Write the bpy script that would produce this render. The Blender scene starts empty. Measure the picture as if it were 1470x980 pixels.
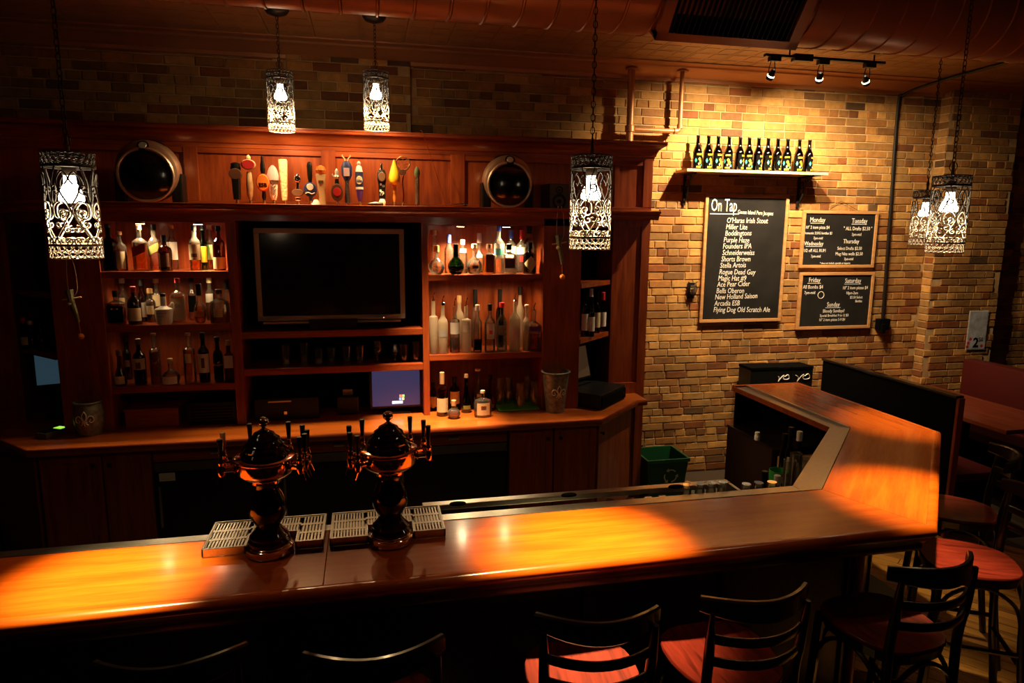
import bpy, bmesh, math, random
from mathutils import Vector, Matrix
random.seed(7)
PI = math.pi
SC = bpy.context.scene
COL = SC.collection

# ---------------------------------------------------------------- camera, world, exposure
FPX, PITCH, ROLL, YAW, CZ = 960.0, 0.163835, 0.0077, 0.21395, 2.2
cf = Vector((math.sin(YAW)*math.cos(PITCH), math.cos(YAW)*math.cos(PITCH), -math.sin(PITCH)))
cr = Vector((math.cos(YAW), -math.sin(YAW), 0.0))
cu = cr.cross(cf)
cR = cr*math.cos(ROLL) + cu*math.sin(ROLL)
cU = -cr*math.sin(ROLL) + cu*math.cos(ROLL)
cam_data = bpy.data.cameras.new('camera'); cam = bpy.data.objects.new('camera', cam_data); COL.objects.link(cam)
m3 = Matrix((cR, cU, -cf)).transposed()
cam.matrix_world = Matrix.Translation((0, 0, CZ)) @ m3.to_4x4()
cam_data.sensor_width = 36.0; cam_data.lens = FPX*36.0/1470.0; cam_data.clip_start = 0.05
SC.camera = cam
SC.view_settings.view_transform = 'Standard'; SC.view_settings.look = 'None'
SC.view_settings.gamma = 1.0; SC.view_settings.use_curve_mapping = False
SC.view_settings.exposure = 0.0
w = bpy.data.worlds.new('world'); SC.world = w; w.use_nodes = True
w.node_tree.nodes['Background'].inputs[0].default_value = (1.0, 0.45, 0.2, 1)
w.node_tree.nodes['Background'].inputs[1].default_value = 0.0015
SC.cycles.use_denoising = True
SC.cycles.transparent_max_bounces = 24
SC.cycles.max_bounces = 6
SC.cycles.sample_clamp_indirect = 3.0
SC.cycles.caustics_reflective = False; SC.cycles.caustics_refractive = False
WARM = (1.0, 0.66, 0.34)
GAIN = 1.0

def light(name, kind, loc, power, parent=None, color=WARM, size=0.03, target=None, angle=60, blend=0.5):
    d = bpy.data.lights.new(name, kind); d.energy = power*GAIN; d.color = color
    if kind in ('POINT', 'SPOT'): d.shadow_soft_size = size
    if kind == 'SPOT': d.spot_size = math.radians(angle); d.spot_blend = blend
    o = bpy.data.objects.new(name, d); COL.objects.link(o); o.location = loc
    if parent: o.parent = parent
    if target is not None:
        o.rotation_euler = (Vector(target)-Vector(loc)).to_track_quat('-Z', 'Y').to_euler()
    return o
# recessed ceiling spots of the room over and behind the stools (out of view)
light('ceiling_spot', 'SPOT', (0.55, 1.2, 3.45), 5, target=(0.75, 1.95, 0.76), angle=32, blend=0.6)
light('ceiling_spot', 'SPOT', (1.4, 1.1, 3.45), 8, target=(1.2, 1.95, 0.76), angle=24, blend=0.6)
light('ceiling_spot', 'SPOT', (4.4, 1.6, 3.45), 34, target=(3.2, 2.6, 0.0), angle=38, blend=0.7)
light('ceiling_spot', 'SPOT', (0.42, 4.12, 3.45), 1500, target=(0.42, 4.40, 0.91), angle=24, blend=1.0)

# ---------------------------------------------------------------- pixel-free geometry helpers
def ray(px, py): return cf*FPX + cR*(px-735) - cU*(py-490)
def at(px, py, Y):
    d = ray(px, py); return Vector((0, 0, CZ)) + d*(Y/d.y)
def atz(px, py, Z):
    d = ray(px, py); return Vector((0, 0, CZ)) + d*((Z-CZ)/d.z)

# ---------------------------------------------------------------- materials
MATS = {}
def _new(name):
    m = bpy.data.materials.new(name); m.use_nodes = True; MATS[name] = m
    nt = m.node_tree; return m, nt, nt.nodes, nt.links, nt.nodes['Principled BSDF']
def plain(name, col, rough=0.5, metal=0.0, coat=0.0, emit=None, es=0.0, var=0.0, scale=20.0, bump=0.0, spec=0.5):
    if name in MATS: return MATS[name]
    m, nt, N, L, b = _new(name)
    b.inputs['Base Color'].default_value = (*col, 1); b.inputs['Roughness'].default_value = rough
    b.inputs['Metallic'].default_value = metal; b.inputs['Coat Weight'].default_value = coat
    b.inputs['Coat Roughness'].default_value = 0.08; b.inputs['Specular IOR Level'].default_value = spec
    if emit: b.inputs['Emission Color'].default_value = (*emit, 1); b.inputs['Emission Strength'].default_value = es
    if var or bump:
        tc = N.new('ShaderNodeTexCoord'); nz = N.new('ShaderNodeTexNoise'); nz.inputs['Scale'].default_value = scale
        nz.inputs['Detail'].default_value = 5; L.new(tc.outputs['Object'], nz.inputs['Vector'])
        if var:
            cr_ = N.new('ShaderNodeValToRGB'); L.new(nz.outputs['Fac'], cr_.inputs[0])
            cr_.color_ramp.elements[0].position = 0.3; cr_.color_ramp.elements[1].position = 0.7
            cr_.color_ramp.elements[0].color = (*[c*(1-var) for c in col], 1)
            cr_.color_ramp.elements[1].color = (*[min(1, c*(1+var)) for c in col], 1)
            L.new(cr_.outputs[0], b.inputs['Base Color'])
        if bump:
            bp = N.new('ShaderNodeBump'); bp.inputs['Strength'].default_value = bump; bp.inputs['Distance'].default_value = 0.01
            L.new(nz.outputs['Fac'], bp.inputs['Height']); L.new(bp.outputs[0], b.inputs['Normal'])
    return m
def wood(name, dark, lite, axis='x', rough=0.35, coat=0.3, scale=1.0, figure=0.6, island=False):
    if name in MATS: return MATS[name]
    m, nt, N, L, b = _new(name)
    tc = N.new('ShaderNodeTexCoord'); mp = N.new('ShaderNodeMapping')
    s = {'x': (1.2, 14, 14), 'y': (14, 1.2, 14), 'z': (14, 14, 1.2)}[axis]
    mp.inputs['Scale'].default_value = [v*scale for v in s]
    L.new(tc.outputs['Object'], mp.inputs['Vector'])
    n1 = N.new('ShaderNodeTexNoise'); n1.inputs['Scale'].default_value = 2.2; n1.inputs['Detail'].default_value = 7
    n1.inputs['Distortion'].default_value = figure; L.new(mp.outputs[0], n1.inputs['Vector'])
    n2 = N.new('ShaderNodeTexNoise'); n2.inputs['Scale'].default_value = 13; n2.inputs['Detail'].default_value = 3
    L.new(mp.outputs[0], n2.inputs['Vector'])
    ad = N.new('ShaderNodeMath'); ad.operation = 'MULTIPLY_ADD'; ad.inputs[1].default_value = 0.35
    L.new(n2.outputs['Fac'], ad.inputs[0]); L.new(n1.outputs['Fac'], ad.inputs[2])
    if island:
        g = N.new('ShaderNodeObjectInfo'); ad2 = N.new('ShaderNodeMath'); ad2.operation = 'MULTIPLY_ADD'; ad2.inputs[1].default_value = 0.28
        L.new(g.outputs['Random'], ad2.inputs[0]); L.new(ad.outputs[0], ad2.inputs[2]); src = ad2
        mp2 = N.new('ShaderNodeVectorMath'); mp2.operation = 'ADD'; L.new(tc.outputs['Object'], mp2.inputs[0])
        L.new(g.outputs['Random'], mp2.inputs[1]); L.new(mp2.outputs[0], mp.inputs['Vector'])
    else: src = ad
    r = N.new('ShaderNodeValToRGB'); r.color_ramp.elements[0].position = 0.48; r.color_ramp.elements[1].position = 0.86
    r.color_ramp.elements[0].color = (*dark, 1); r.color_ramp.elements[1].color = (*lite, 1)
    L.new(src.outputs[0], r.inputs[0]); L.new(r.outputs[0], b.inputs['Base Color'])
    b.inputs['Roughness'].default_value = rough; b.inputs['Coat Weight'].default_value = coat; b.inputs['Coat Roughness'].default_value = 0.12
    bp = N.new('ShaderNodeBump'); bp.inputs['Strength'].default_value = 0.06; bp.inputs['Distance'].default_value = 0.004
    L.new(n1.outputs['Fac'], bp.inputs['Height']); L.new(bp.outputs[0], b.inputs['Normal'])
    return m
def glass(name, tint, gloss=0.6, frost=0.0, rough=0.04, body=None):
    """thin-walled bottle glass: tinted see-through walls, mirror-like sheen at the rim, optional frosting"""
    if name in MATS: return MATS[name]
    m = bpy.data.materials.new(name); m.use_nodes = True; MATS[name] = m
    N, L = m.node_tree.nodes, m.node_tree.links
    N.clear(); out = N.new('ShaderNodeOutputMaterial')
    t = N.new('ShaderNodeBsdfTransparent'); t.inputs[0].default_value = (*tint, 1)
    g = N.new('ShaderNodeBsdfGlossy'); g.inputs['Roughness'].default_value = rough; g.inputs[0].default_value = (1, 1, 1, 1)
    src = t
    if frost > 0:
        d = N.new('ShaderNodeBsdfDiffuse'); d.inputs[0].default_value = (*(body or tint), 1)
        tr = N.new('ShaderNodeBsdfTranslucent'); tr.inputs[0].default_value = (*(body or tint), 1)
        a = N.new('ShaderNodeMixShader'); a.inputs[0].default_value = 0.55; L.new(d.outputs[0], a.inputs[1]); L.new(tr.outputs[0], a.inputs[2])
        mx = N.new('ShaderNodeMixShader'); mx.inputs[0].default_value = frost
        L.new(t.outputs[0], mx.inputs[1]); L.new(a.outputs[0], mx.inputs[2]); src = mx
    fr = N.new('ShaderNodeLayerWeight'); fr.inputs['Blend'].default_value = 0.35
    mu = N.new('ShaderNodeMath'); mu.operation = 'MULTIPLY_ADD'; mu.inputs[1].default_value = gloss; mu.inputs[2].default_value = 0.05
    mu.use_clamp = True; L.new(fr.outputs['Fresnel'], mu.inputs[0])
    mx2 = N.new('ShaderNodeMixShader'); L.new(mu.outputs[0], mx2.inputs[0]); L.new(src.outputs[0], mx2.inputs[1]); L.new(g.outputs[0], mx2.inputs[2])
    L.new(mx2.outputs[0], out.inputs[0])
    return m

CHERRY = wood('cherry_upright', (0.20, 0.031, 0.008), (0.38, 0.078, 0.015), 'z', 0.38, 0.25)
CHERRYX = wood('cherry_level', (0.20, 0.031, 0.008), (0.38, 0.078, 0.015), 'x', 0.36, 0.3)
COUNTER = wood('cherry_counter', (0.34, 0.065, 0.008), (0.52, 0.13, 0.018), 'x', 0.3, 0.4)
BARWOOD = wood('bar_top_wood', (0.40, 0.055, 0.003), (0.52, 0.098, 0.006), 'x', 0.24, 0.42, 0.8, 0.3)
BARDIAG = wood('bar_top_wood_return', (0.30, 0.055, 0.009), (0.50, 0.13, 0.02), 'y', 0.3, 0.55, 0.8)
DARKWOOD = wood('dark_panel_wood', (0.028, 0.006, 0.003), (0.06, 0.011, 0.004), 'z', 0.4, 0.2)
SEATRED = wood('seat_veneer', (0.075, 0.005, 0.003), (0.23, 0.022, 0.012), 'y', 0.35, 0.35, 0.9, 1.6)
PLANK = wood('floor_plank', (0.12, 0.045, 0.010), (0.36, 0.165, 0.038), 'x', 0.45, 0.1, 1.0, 0.5, True)
PINE = wood('pine', (0.62, 0.40, 0.18), (0.80, 0.58, 0.30), 'x', 0.5, 0.1)
OAKFRAME = wood('board_frame_wood', (0.42, 0.20, 0.07), (0.60, 0.32, 0.12), 'x', 0.5, 0.1)
BLACKW = plain('black_lacquer', (0.012, 0.008, 0.007), 0.28, coat=0.4)
BLACK = plain('black_plastic', (0.006, 0.006, 0.006), 0.4, spec=0.35)
MATTEBLACK = plain('matte_black', (0.0022, 0.0022, 0.0022), 0.8, spec=0.05)
IRON = plain('black_iron', (0.02, 0.018, 0.016), 0.45, 0.6)
STEEL = plain('brushed_steel', (0.62, 0.60, 0.56), 0.28, 1.0, var=0.06, scale=60)
STEELD = plain('steel_shaded', (0.30, 0.28, 0.25), 0.35, 1.0)
CHROME = plain('chrome', (0.80, 0.76, 0.72), 0.07, 1.0)
COPPER = plain('polished_copper_brass', (0.85, 0.45, 0.24), 0.10, 1.0)
TOWERBLK = plain('black_ceramic', (0.003, 0.002, 0.002), 0.05, spec=0.55)
PIPEM = plain('copper_painted_pipe', (0.50, 0.22, 0.08), 0.4, 0.4)
DUCTM = plain('bronze_painted_duct', (0.34, 0.13, 0.045), 0.36, 0.35)
TIN = plain('tin_ceiling_paint', (0.32, 0.16, 0.06), 0.45, 0.25, var=0.15, scale=6)
MOLD = plain('cornice_paint', (0.42, 0.18, 0.07), 0.4, 0.2)
MORTAR = plain('mortar', (0.52, 0.34, 0.15), 0.95, var=0.25, scale=9, bump=0.4)
SLATE = plain('chalkboard', (0.012, 0.011, 0.010), 0.75, var=0.5, scale=3, spec=0.2)
CHALK = plain('chalk', (0.80, 0.76, 0.68), 0.9)
VINYL = plain('burgundy_vinyl', (0.08, 0.008, 0.007), 0.45)
ZINC = plain('galvanised_metal', (0.24, 0.23, 0.18), 0.5, 0.55, var=0.45, scale=38)
EMBOSS = plain('worn_emboss', (0.85, 0.78, 0.62), 0.5, 0.4)
GREENP = plain('green_bin_plastic', (0.004, 0.075, 0.022), 0.5)
PEWTER = plain('antique_pewter', (0.72, 0.66, 0.56), 0.42, 0.55, var=0.25, scale=90)
WHITEP = plain('white_paper', (0.78, 0.74, 0.66), 0.7)
CREAM = plain('cream_paper', (0.72, 0.58, 0.34), 0.7)
PORCELAIN = plain('porcelain', (0.82, 0.78, 0.70), 0.4)

# ---------------------------------------------------------------- mesh helpers
def link(name, bm, m, parent=None, smooth=False, loc=None):
    me = bpy.data.meshes.new(name); bm.normal_update(); bm.to_mesh(me); bm.free()
    me.materials.append(m)
    if smooth:
        for p in me.polygons: p.use_smooth = True
        try: me.set_sharp_from_angle(angle=math.radians(38))
        except Exception: pass
    o = bpy.data.objects.new(name, me); COL.objects.link(o)
    if parent: o.parent = parent
    if loc: o.location = loc
    return o
def tag(o, label=None, cat=None, group=None, kind=None):
    if label: o['label'] = label
    if cat: o['category'] = cat
    if group: o['group'] = group
    if kind: o['kind'] = kind
    return o
def thing(name, label, cat, loc=(0, 0, 0), rz=0, group=None):
    o = bpy.data.objects.new(name, None); COL.objects.link(o); o.location = loc; o.rotation_euler = (0, 0, rz)
    o.empty_display_size = 0.05
    return tag(o, label, cat, group)
def kids(o): return [c for c in bpy.data.objects if c.parent == o]
def dup(root, loc, rz, label, tree):
    r = root.copy(); COL.objects.link(r); r.location = loc; r.rotation_euler = (0, 0, rz); r['label'] = label
    for ch, subs in tree:
        c = ch.copy(); COL.objects.link(c); c.parent = r
        for s in subs:
            d = s.copy(); COL.objects.link(d); d.parent = c
    return r
def tree_of(root): return [(c, kids(c)) for c in kids(root)]
def box(bm, x0, x1, y0, y1, z0, z1, mat=None, bev=0.0):
    vs = [Vector((x, y, z)) for z in (z0, z1) for y in (y0, y1) for x in (x0, x1)]
    if mat is not None: vs = [mat @ v for v in vs]
    v = [bm.verts.new(p) for p in vs]
    fs = [bm.faces.new([v[i] for i in f]) for f in ((0, 2, 3, 1), (4, 5, 7, 6), (0, 1, 5, 4), (2, 6, 7, 3), (0, 4, 6, 2), (1, 3, 7, 5))]
    if bev > 0:
        es = list({e for f in fs for e in f.edges})
        bmesh.ops.bevel(bm, geom=es, offset=bev, segments=2, profile=0.6, affect='EDGES')
def B(*a, **k):
    bm = bmesh.new(); box(bm, *a, **k); return bm
def lathe(bm, prof, seg=20, c=(0, 0, 0), sx=1.0, sy=1.0, n=2.0, M=None, cap=True):
    """prof: (r, z) list. n>2 squares the section off (superellipse)."""
    rings = []
    for r, z in prof:
        ring = []
        for i in range(seg):
            a = 2*PI*(i+0.5)/seg; ca, sa = math.cos(a), math.sin(a)
            if n != 2.0:
                q = (abs(ca)**n+abs(sa)**n)**(-1.0/n)
            else: q = 1.0
            p = Vector((c[0]+r*q*ca*sx, c[1]+r*q*sa*sy, c[2]+z))
            ring.append(bm.verts.new(M @ p if M is not None else p))
        rings.append(ring)
    for a, b in zip(rings, rings[1:]):
        for i in range(seg):
            j = (i+1) % seg; bm.faces.new((a[i], a[j], b[j], b[i]))
    if cap:
        bm.faces.new(list(reversed(rings[0]))); bm.faces.new(rings[-1])
def tube(bm, pts, r, sides=6, closed=False, taper=None):
    pts = [Vector(p) for p in pts]; n = len(pts); rings = []
    up = Vector((0.13, 0.21, 1)).normalized(); prev = None
    for i, p in enumerate(pts):
        a = pts[(i-1) % n] if (closed or i > 0) else p
        b = pts[(i+1) % n] if (closed or i < n-1) else p
        t = (b-a)
        if t.length < 1e-9: t = Vector((0, 0, 1))
        t.normalize()
        if prev is None:
            s = t.cross(up)
            if s.length < 1e-4: s = t.cross(Vector((1, 0, 0)))
            s.normalize()
        else:
            s = prev-t*prev.dot(t)
            if s.length < 1e-6: s = t.cross(up)
            s.normalize()
        prev = s; u = s.cross(t)
        rr = r if taper is None else r*taper[i]
        rings.append([bm.verts.new(p+(s*math.cos(2*PI*k/sides)+u*math.sin(2*PI*k/sides))*rr) for k in range(sides)])
    m = n if closed else n-1
    for i in range(m):
        A, Bq = rings[i], rings[(i+1) % n]
        for k in range(sides):
            l = (k+1) % sides; bm.faces.new((A[k], A[l], Bq[l], Bq[k]))
    if not closed:
        bm.faces.new(list(reversed(rings[0]))); bm.faces.new(rings[-1])
def bez(ctrl, n=12):
    """smooth curve through control points (Catmull-Rom)"""
    c = [Vector(p) for p in ctrl]; c = [c[0]*2-c[1]]+c+[c[-1]*2-c[-2]]; out = []
    for i in range(1, len(c)-2):
        p0, p1, p2, p3 = c[i-1:i+3]
        for k in range(n):
            t = k/n; out.append(0.5*((2*p1)+(-p0+p2)*t+(2*p0-5*p1+4*p2-p3)*t*t+(-p0+3*p1-3*p2+p3)*t**3))
    out.append(c[-2]); return out
def sweep(bm, path, prof, z=0.0, closed_prof=True, side=1):
    """path: 2-D polyline; prof: (offset, height); offset goes to the right-hand side (side=1) of travel; mitred corners"""
    P = [Vector(p) for p in path]; rings = []
    for i, p in enumerate(P):
        d1 = (P[i]-P[i-1]).normalized() if i > 0 else (P[1]-P[0]).normalized()
        d2 = (P[i+1]-P[i]).normalized() if i < len(P)-1 else d1
        n1 = Vector((d1.y, -d1.x))*side; n2 = Vector((d2.y, -d2.x))*side
        m = (n1+n2).normalized(); k = 1.0/max(0.3, m.dot(n1))
        rings.append([bm.verts.new((p.x+m.x*o*k, p.y+m.y*o*k, z+h)) for o, h in prof])
    n = len(prof)
    for a, b in zip(rings, rings[1:]):
        for k in range(n if closed_prof else n-1):
            l = (k+1) % n; bm.faces.new((a[k], b[k], b[l], a[l]))
    if closed_prof:
        bm.faces.new(rings[0]); bm.faces.new(list(reversed(rings[-1])))
    bmesh.ops.recalc_face_normals(bm, faces=bm.faces)
def prism(bm, poly, z0, z1):
    a = [bm.verts.new((x, y, z0)) for x, y in poly]; b = [bm.verts.new((x, y, z1)) for x, y in poly]
    n = len(poly); bm.faces.new(list(reversed(a))); bm.faces.new(b)
    for i in range(n):
        j = (i+1) % n; bm.faces.new((a[i], a[j], b[j], b[i]))
    bmesh.ops.recalc_face_normals(bm, faces=bm.faces)
def struct(name, bm, m, label=None, parent=None, smooth=False):
    o = link(name, bm, m, parent, smooth)
    if parent is None: o['kind'] = 'structure'
    if label: o['label'] = label
    return o
def text(name, s, loc, size, parent, m=CHALK, ex=0.0006, rz=0.0, shear=0.0, align='LEFT', sx=1.0, off=0.0, tilt=0.0, label=None):
    cu_ = bpy.data.curves.new(name, 'FONT'); cu_.body = s; cu_.size = size; cu_.extrude = ex; cu_.shear = shear
    cu_.align_x = align; cu_.offset = off; cu_.resolution_u = 2; cu_.materials.append(m)
    tmp = bpy.data.objects.new(name, cu_); COL.objects.link(tmp); dg = bpy.context.evaluated_depsgraph_get(); dg.update()
    me = bpy.data.meshes.new_from_object(tmp.evaluated_get(dg)); bpy.data.objects.remove(tmp)
    me.materials.clear(); me.materials.append(m)
    o = bpy.data.objects.new(name, me); COL.objects.link(o); o.location = loc; o['kind'] = 'thing'
    o.rotation_euler = (PI/2, tilt, rz); o.scale = (sx, 1, 1)
    if parent: o.parent = parent
    if label: o['label'] = label
    return o

# ================================================================ THE ROOM
YW = 5.485                                   # brick face of the back wall
ZC = 3.53
struct('floor', B(-4, 8, -1, 5.9, -0.1, -0.012), plain('subfloor', (0.05, 0.03, 0.015), 0.8), 'dark wooden floor of narrow diagonal boards')
FLOOR = bpy.data.objects['floor']
ang = math.radians(90+37.9)
pd = Vector((math.cos(ang), math.sin(ang), 0)); pn = Vector((-pd.y, pd.x, 0))
PW = 0.082
bm0 = bmesh.new(); box(bm0, 0, 1.6, 0, PW-0.004, -0.012, 0.0, bev=0.0015)
pl = link('plank', bm0, PLANK, FLOOR); pl_me = pl.data; first = True
count = 0
cands = []
for k in range(-70, 70):
    off = random.random()*1.6
    for j in range(-6, 6):
        s = j*1.604+off; c0 = pn*(k*PW)+pd*s; mid = c0+pd*0.8
        if 2.0 < mid.x < 5.9 and 1.0 < mid.y < 5.3 and (c0.y > -0.5) and (c0+pd*1.6).y < 5.5 and c0.y < 5.5:
            cands.append(((mid-Vector((2.6, 2.6, 0))).length, c0))
cands.sort(key=lambda a: a[0])
for _, c0 in cands[:230]:
    o = pl if first else bpy.data.objects.new('plank', pl_me)
    if not first: COL.objects.link(o); o.parent = FLOOR
    first = False
    o.location = c0; o.rotation_euler = (0, 0, ang)

# ---- brick walls
def brick_mesh(bm, x, z, L_, H_, y, out, col, layer, rnd, facing='y'):
    """one rough brick, its front at y-out"""
    j = lambda a: rnd.uniform(-a, a)
    b = 0.004
    fr = [(x+b+j(.003), z+b+j(.002)), (x+L_-b+j(.003), z+b+j(.002)), (x+L_-b+j(.003), z+H_-b+j(.002)), (x+b+j(.003), z+H_-b+j(.002))]
    bk = [(x+j(.001), z+j(.001)), (x+L_+j(.001), z+j(.001)), (x+L_+j(.001), z+H_+j(.001)), (x+j(.001), z+H_+j(.001))]
    if facing == 'y':
        F_ = [bm.verts.new((p[0], y-out+j(.0012), p[1])) for p in fr]
        M_ = [bm.verts.new((p[0], y-out+0.006, p[1])) for p in bk]
        K_ = [bm.verts.new((p[0], y+0.012, p[1])) for p in bk]
    else:
        F_ = [bm.verts.new((y-out+j(.0012), -p[0], p[1])) for p in fr]
        M_ = [bm.verts.new((y-out+0.006, -p[0], p[1])) for p in bk]
        K_ = [bm.verts.new((y+0.012, -p[0], p[1])) for p in bk]
    fs = [bm.faces.new(F_)]
    for i in range(4):
        k = (i+1) % 4
        fs.append(bm.faces.new((M_[i], M_[k], F_[k], F_[i]))); fs.append(bm.faces.new((K_[i], K_[k], M_[k], M_[i])))
    for f in fs:
        for lp in f.loops: lp[layer] = (*col, 1)
def brick_material():
    m, nt, N, L, b = _new('old_buff_brick')
    a = N.new('ShaderNodeVertexColor'); a.layer_name = 'tint'
    tc = N.new('ShaderNodeTexCoord'); n = N.new('ShaderNodeTexNoise'); n.inputs['Scale'].default_value = 22; n.inputs['Detail'].default_value = 6
    L.new(tc.outputs['Object'], n.inputs['Vector'])
    n3 = N.new('ShaderNodeTexNoise'); n3.inputs['Scale'].default_value = 2.2; n3.inputs['Detail'].default_value = 4; L.new(tc.outputs['Object'], n3.inputs['Vector'])
    mr = N.new('ShaderNodeMapRange'); mr.inputs[1].default_value = 0.3; mr.inputs[2].default_value = 0.7; mr.inputs[3].default_value = 0.78; mr.inputs[4].default_value = 1.1
    L.new(n.outputs['Fac'], mr.inputs[0])
    mr3 = N.new('ShaderNodeMapRange'); mr3.inputs[1].default_value = 0.35; mr3.inputs[2].default_value = 0.6; mr3.inputs[3].default_value = 0.72; mr3.inputs[4].default_value = 1.05
    L.new(n3.outputs['Fac'], mr3.inputs[0])
    mm = N.new('ShaderNodeMath'); mm.operation = 'MULTIPLY'; L.new(mr.outputs[0], mm.inputs[0]); L.new(mr3.outputs[0], mm.inputs[1])
    v = N.new('ShaderNodeVectorMath'); v.operation = 'SCALE'; L.new(a.outputs['Color'], v.inputs[0]); L.new(mm.outputs[0], v.inputs['Scale'])
    L.new(v.outputs[0], b.inputs['Base Color']); b.inputs['Roughness'].default_value = 0.85
    bp = N.new('ShaderNodeBump'); bp.inputs['Strength'].default_value = 0.55; bp.inputs['Distance'].default_value = 0.008
    L.new(n.outputs['Fac'], bp.inputs['Height']); L.new(bp.outputs[0], b.inputs['Normal'])
    return m
BRICK = brick_material()
rb = random.Random(11)
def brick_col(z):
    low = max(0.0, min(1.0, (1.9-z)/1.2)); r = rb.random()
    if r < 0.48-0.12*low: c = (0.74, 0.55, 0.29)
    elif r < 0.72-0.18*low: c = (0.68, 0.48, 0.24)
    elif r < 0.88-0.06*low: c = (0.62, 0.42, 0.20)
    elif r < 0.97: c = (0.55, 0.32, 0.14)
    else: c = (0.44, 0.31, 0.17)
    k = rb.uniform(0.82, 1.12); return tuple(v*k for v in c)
WALL = struct('wall_back', B(-4, 8, YW+0.004, YW+0.2, -0.1, ZC+0.3), MORTAR, 'rough old wall of buff and orange bricks')
CH = 0.0686
def visible(x, y, z):
    d = Vector((x, y, z-CZ)); f = d.dot(cf)
    if f <= 0: return None
    px = 735+FPX*d.dot(cR)/f; py = 490-FPX*d.dot(cU)/f
    if not (-10 < px < 1480 and -10 < py < 990): return None
    if px < 945 and py > 185: return None
    if py > 560 and px > 1190: return None
    if px > 1200 and py > 690: return None
    return f
pil = [(5.24, 6.03, 0.11), (-0.54, 0.368, 0.045)]   # shallow brick piers standing proud of the wall
bricks = []
row = 0; z = 0.0
while z < ZC:
    header = (row % 6 == 5)
    x = -3.6+rb.uniform(0, 0.1)+(0.1 if row % 2 else 0)
    while x < 7.4:
        L_ = (0.094 if header else (0.2 if rb.random() > 0.08 else 0.1))+rb.uniform(-0.006, 0.006)
        Y = YW
        for a, b_, d in pil:
            if x+L_/2 > a and x+L_/2 < b_: Y = YW-d
        xx0, xx1 = x, x+L_
        for a, b_, d in pil:      # keep pier edges crisp
            if xx0 < a < xx1: (xx0, xx1) = (a, xx1) if Y < YW else (xx0, a-0.004)
            if xx0 < b_ < xx1: (xx0, xx1) = (xx0, b_) if Y < YW else (b_+0.004, xx1)
        if xx1-xx0 > 0.03:
            bricks.append((xx0, z+0.004, xx1-xx0, CH-0.008+rb.uniform(-.002, .001), Y, rb.uniform(0.002, 0.007), brick_col(z)))
        x += L_+0.007
    z += CH; row += 1
scored = []
for b_ in bricks:
    f = visible(b_[0]+b_[2]/2, b_[4], b_[1]+CH/2)
    scored.append((f if f is not None else 99+random.random(), b_))
scored.sort(key=lambda a: a[0])
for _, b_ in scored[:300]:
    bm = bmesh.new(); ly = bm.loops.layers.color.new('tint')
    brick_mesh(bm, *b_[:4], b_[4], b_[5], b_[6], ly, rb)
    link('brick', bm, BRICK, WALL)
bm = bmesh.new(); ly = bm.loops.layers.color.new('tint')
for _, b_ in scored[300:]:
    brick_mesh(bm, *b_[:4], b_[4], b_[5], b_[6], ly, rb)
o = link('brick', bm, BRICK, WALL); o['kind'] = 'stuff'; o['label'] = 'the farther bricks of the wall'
for a, b_, d in pil:
    pier = link('pier', B(a+0.004, b_-0.004, YW-d+0.004, YW+0.01, 0, ZC), MORTAR, WALL)
bm = bmesh.new(); ly = bm.loops.layers.color.new('tint')
zz = 0.0
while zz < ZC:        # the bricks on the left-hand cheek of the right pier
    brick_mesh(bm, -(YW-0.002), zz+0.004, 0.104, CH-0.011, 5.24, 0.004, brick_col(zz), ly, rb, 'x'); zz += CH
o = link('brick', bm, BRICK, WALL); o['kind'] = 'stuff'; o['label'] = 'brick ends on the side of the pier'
struct('wall_left', B(-3.75, -3.6, -1, YW+0.1, -0.1, ZC+0.2), plain('dark_plaster', (0.05, 0.02, 0.01), 0.8), 'dark plastered side wall')
struct('wall_right', B(7.5, 7.65, -1, YW+0.1, -0.1, ZC+0.2), MATS['dark_plaster'], 'dark plastered side wall beyond the booths')

# ---- tin ceiling of pressed panels
CEIL = struct('ceiling', B(-4, 8, -1, 5.9, ZC+0.008, ZC+0.12), TIN, 'copper brown pressed tin ceiling')
bm = bmesh.new(); T = 0.3048
box(bm, 0.002, T-0.002, 0.002, T-0.002, ZC-0.004, ZC+0.01)
for i in range(2):
    for j in range(2):
        box(bm, i*T/2+0.02, (i+1)*T/2-0.02, j*T/2+0.02, (j+1)*T/2-0.02, ZC-0.0065, ZC-0.004, bev=0.002)
tp = None
for i in range(-11, 22):
    for j in range(6):
        if tp is None: tp = link('ceiling_panel', bm, TIN, CEIL); o = tp
        else: o = bpy.data.objects.new('ceiling_panel', tp.data); COL.objects.link(o); o.parent = CEIL
        o.location = (i*T, 3.34+j*T, 0)
# ---- stepped cornice
bm = bmesh.new()
sweep(bm, [(-3.6, YW), (7.5, YW)], [(0, -0.085), (0.035, -0.085), (0.045, -0.06), (0.10, -0.045), (0.13, -0.02), (0.20, -0.012), (0.21, 0.0), (0.30, 0.0), (0.32, -0.012), (0.345, -0.012), (0.355, 0.02), (0, 0.02)], ZC-0.002)
struct('trim_1', bm, MOLD, 'stepped cornice where tin ceiling meets brick wall', smooth=True)
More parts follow.
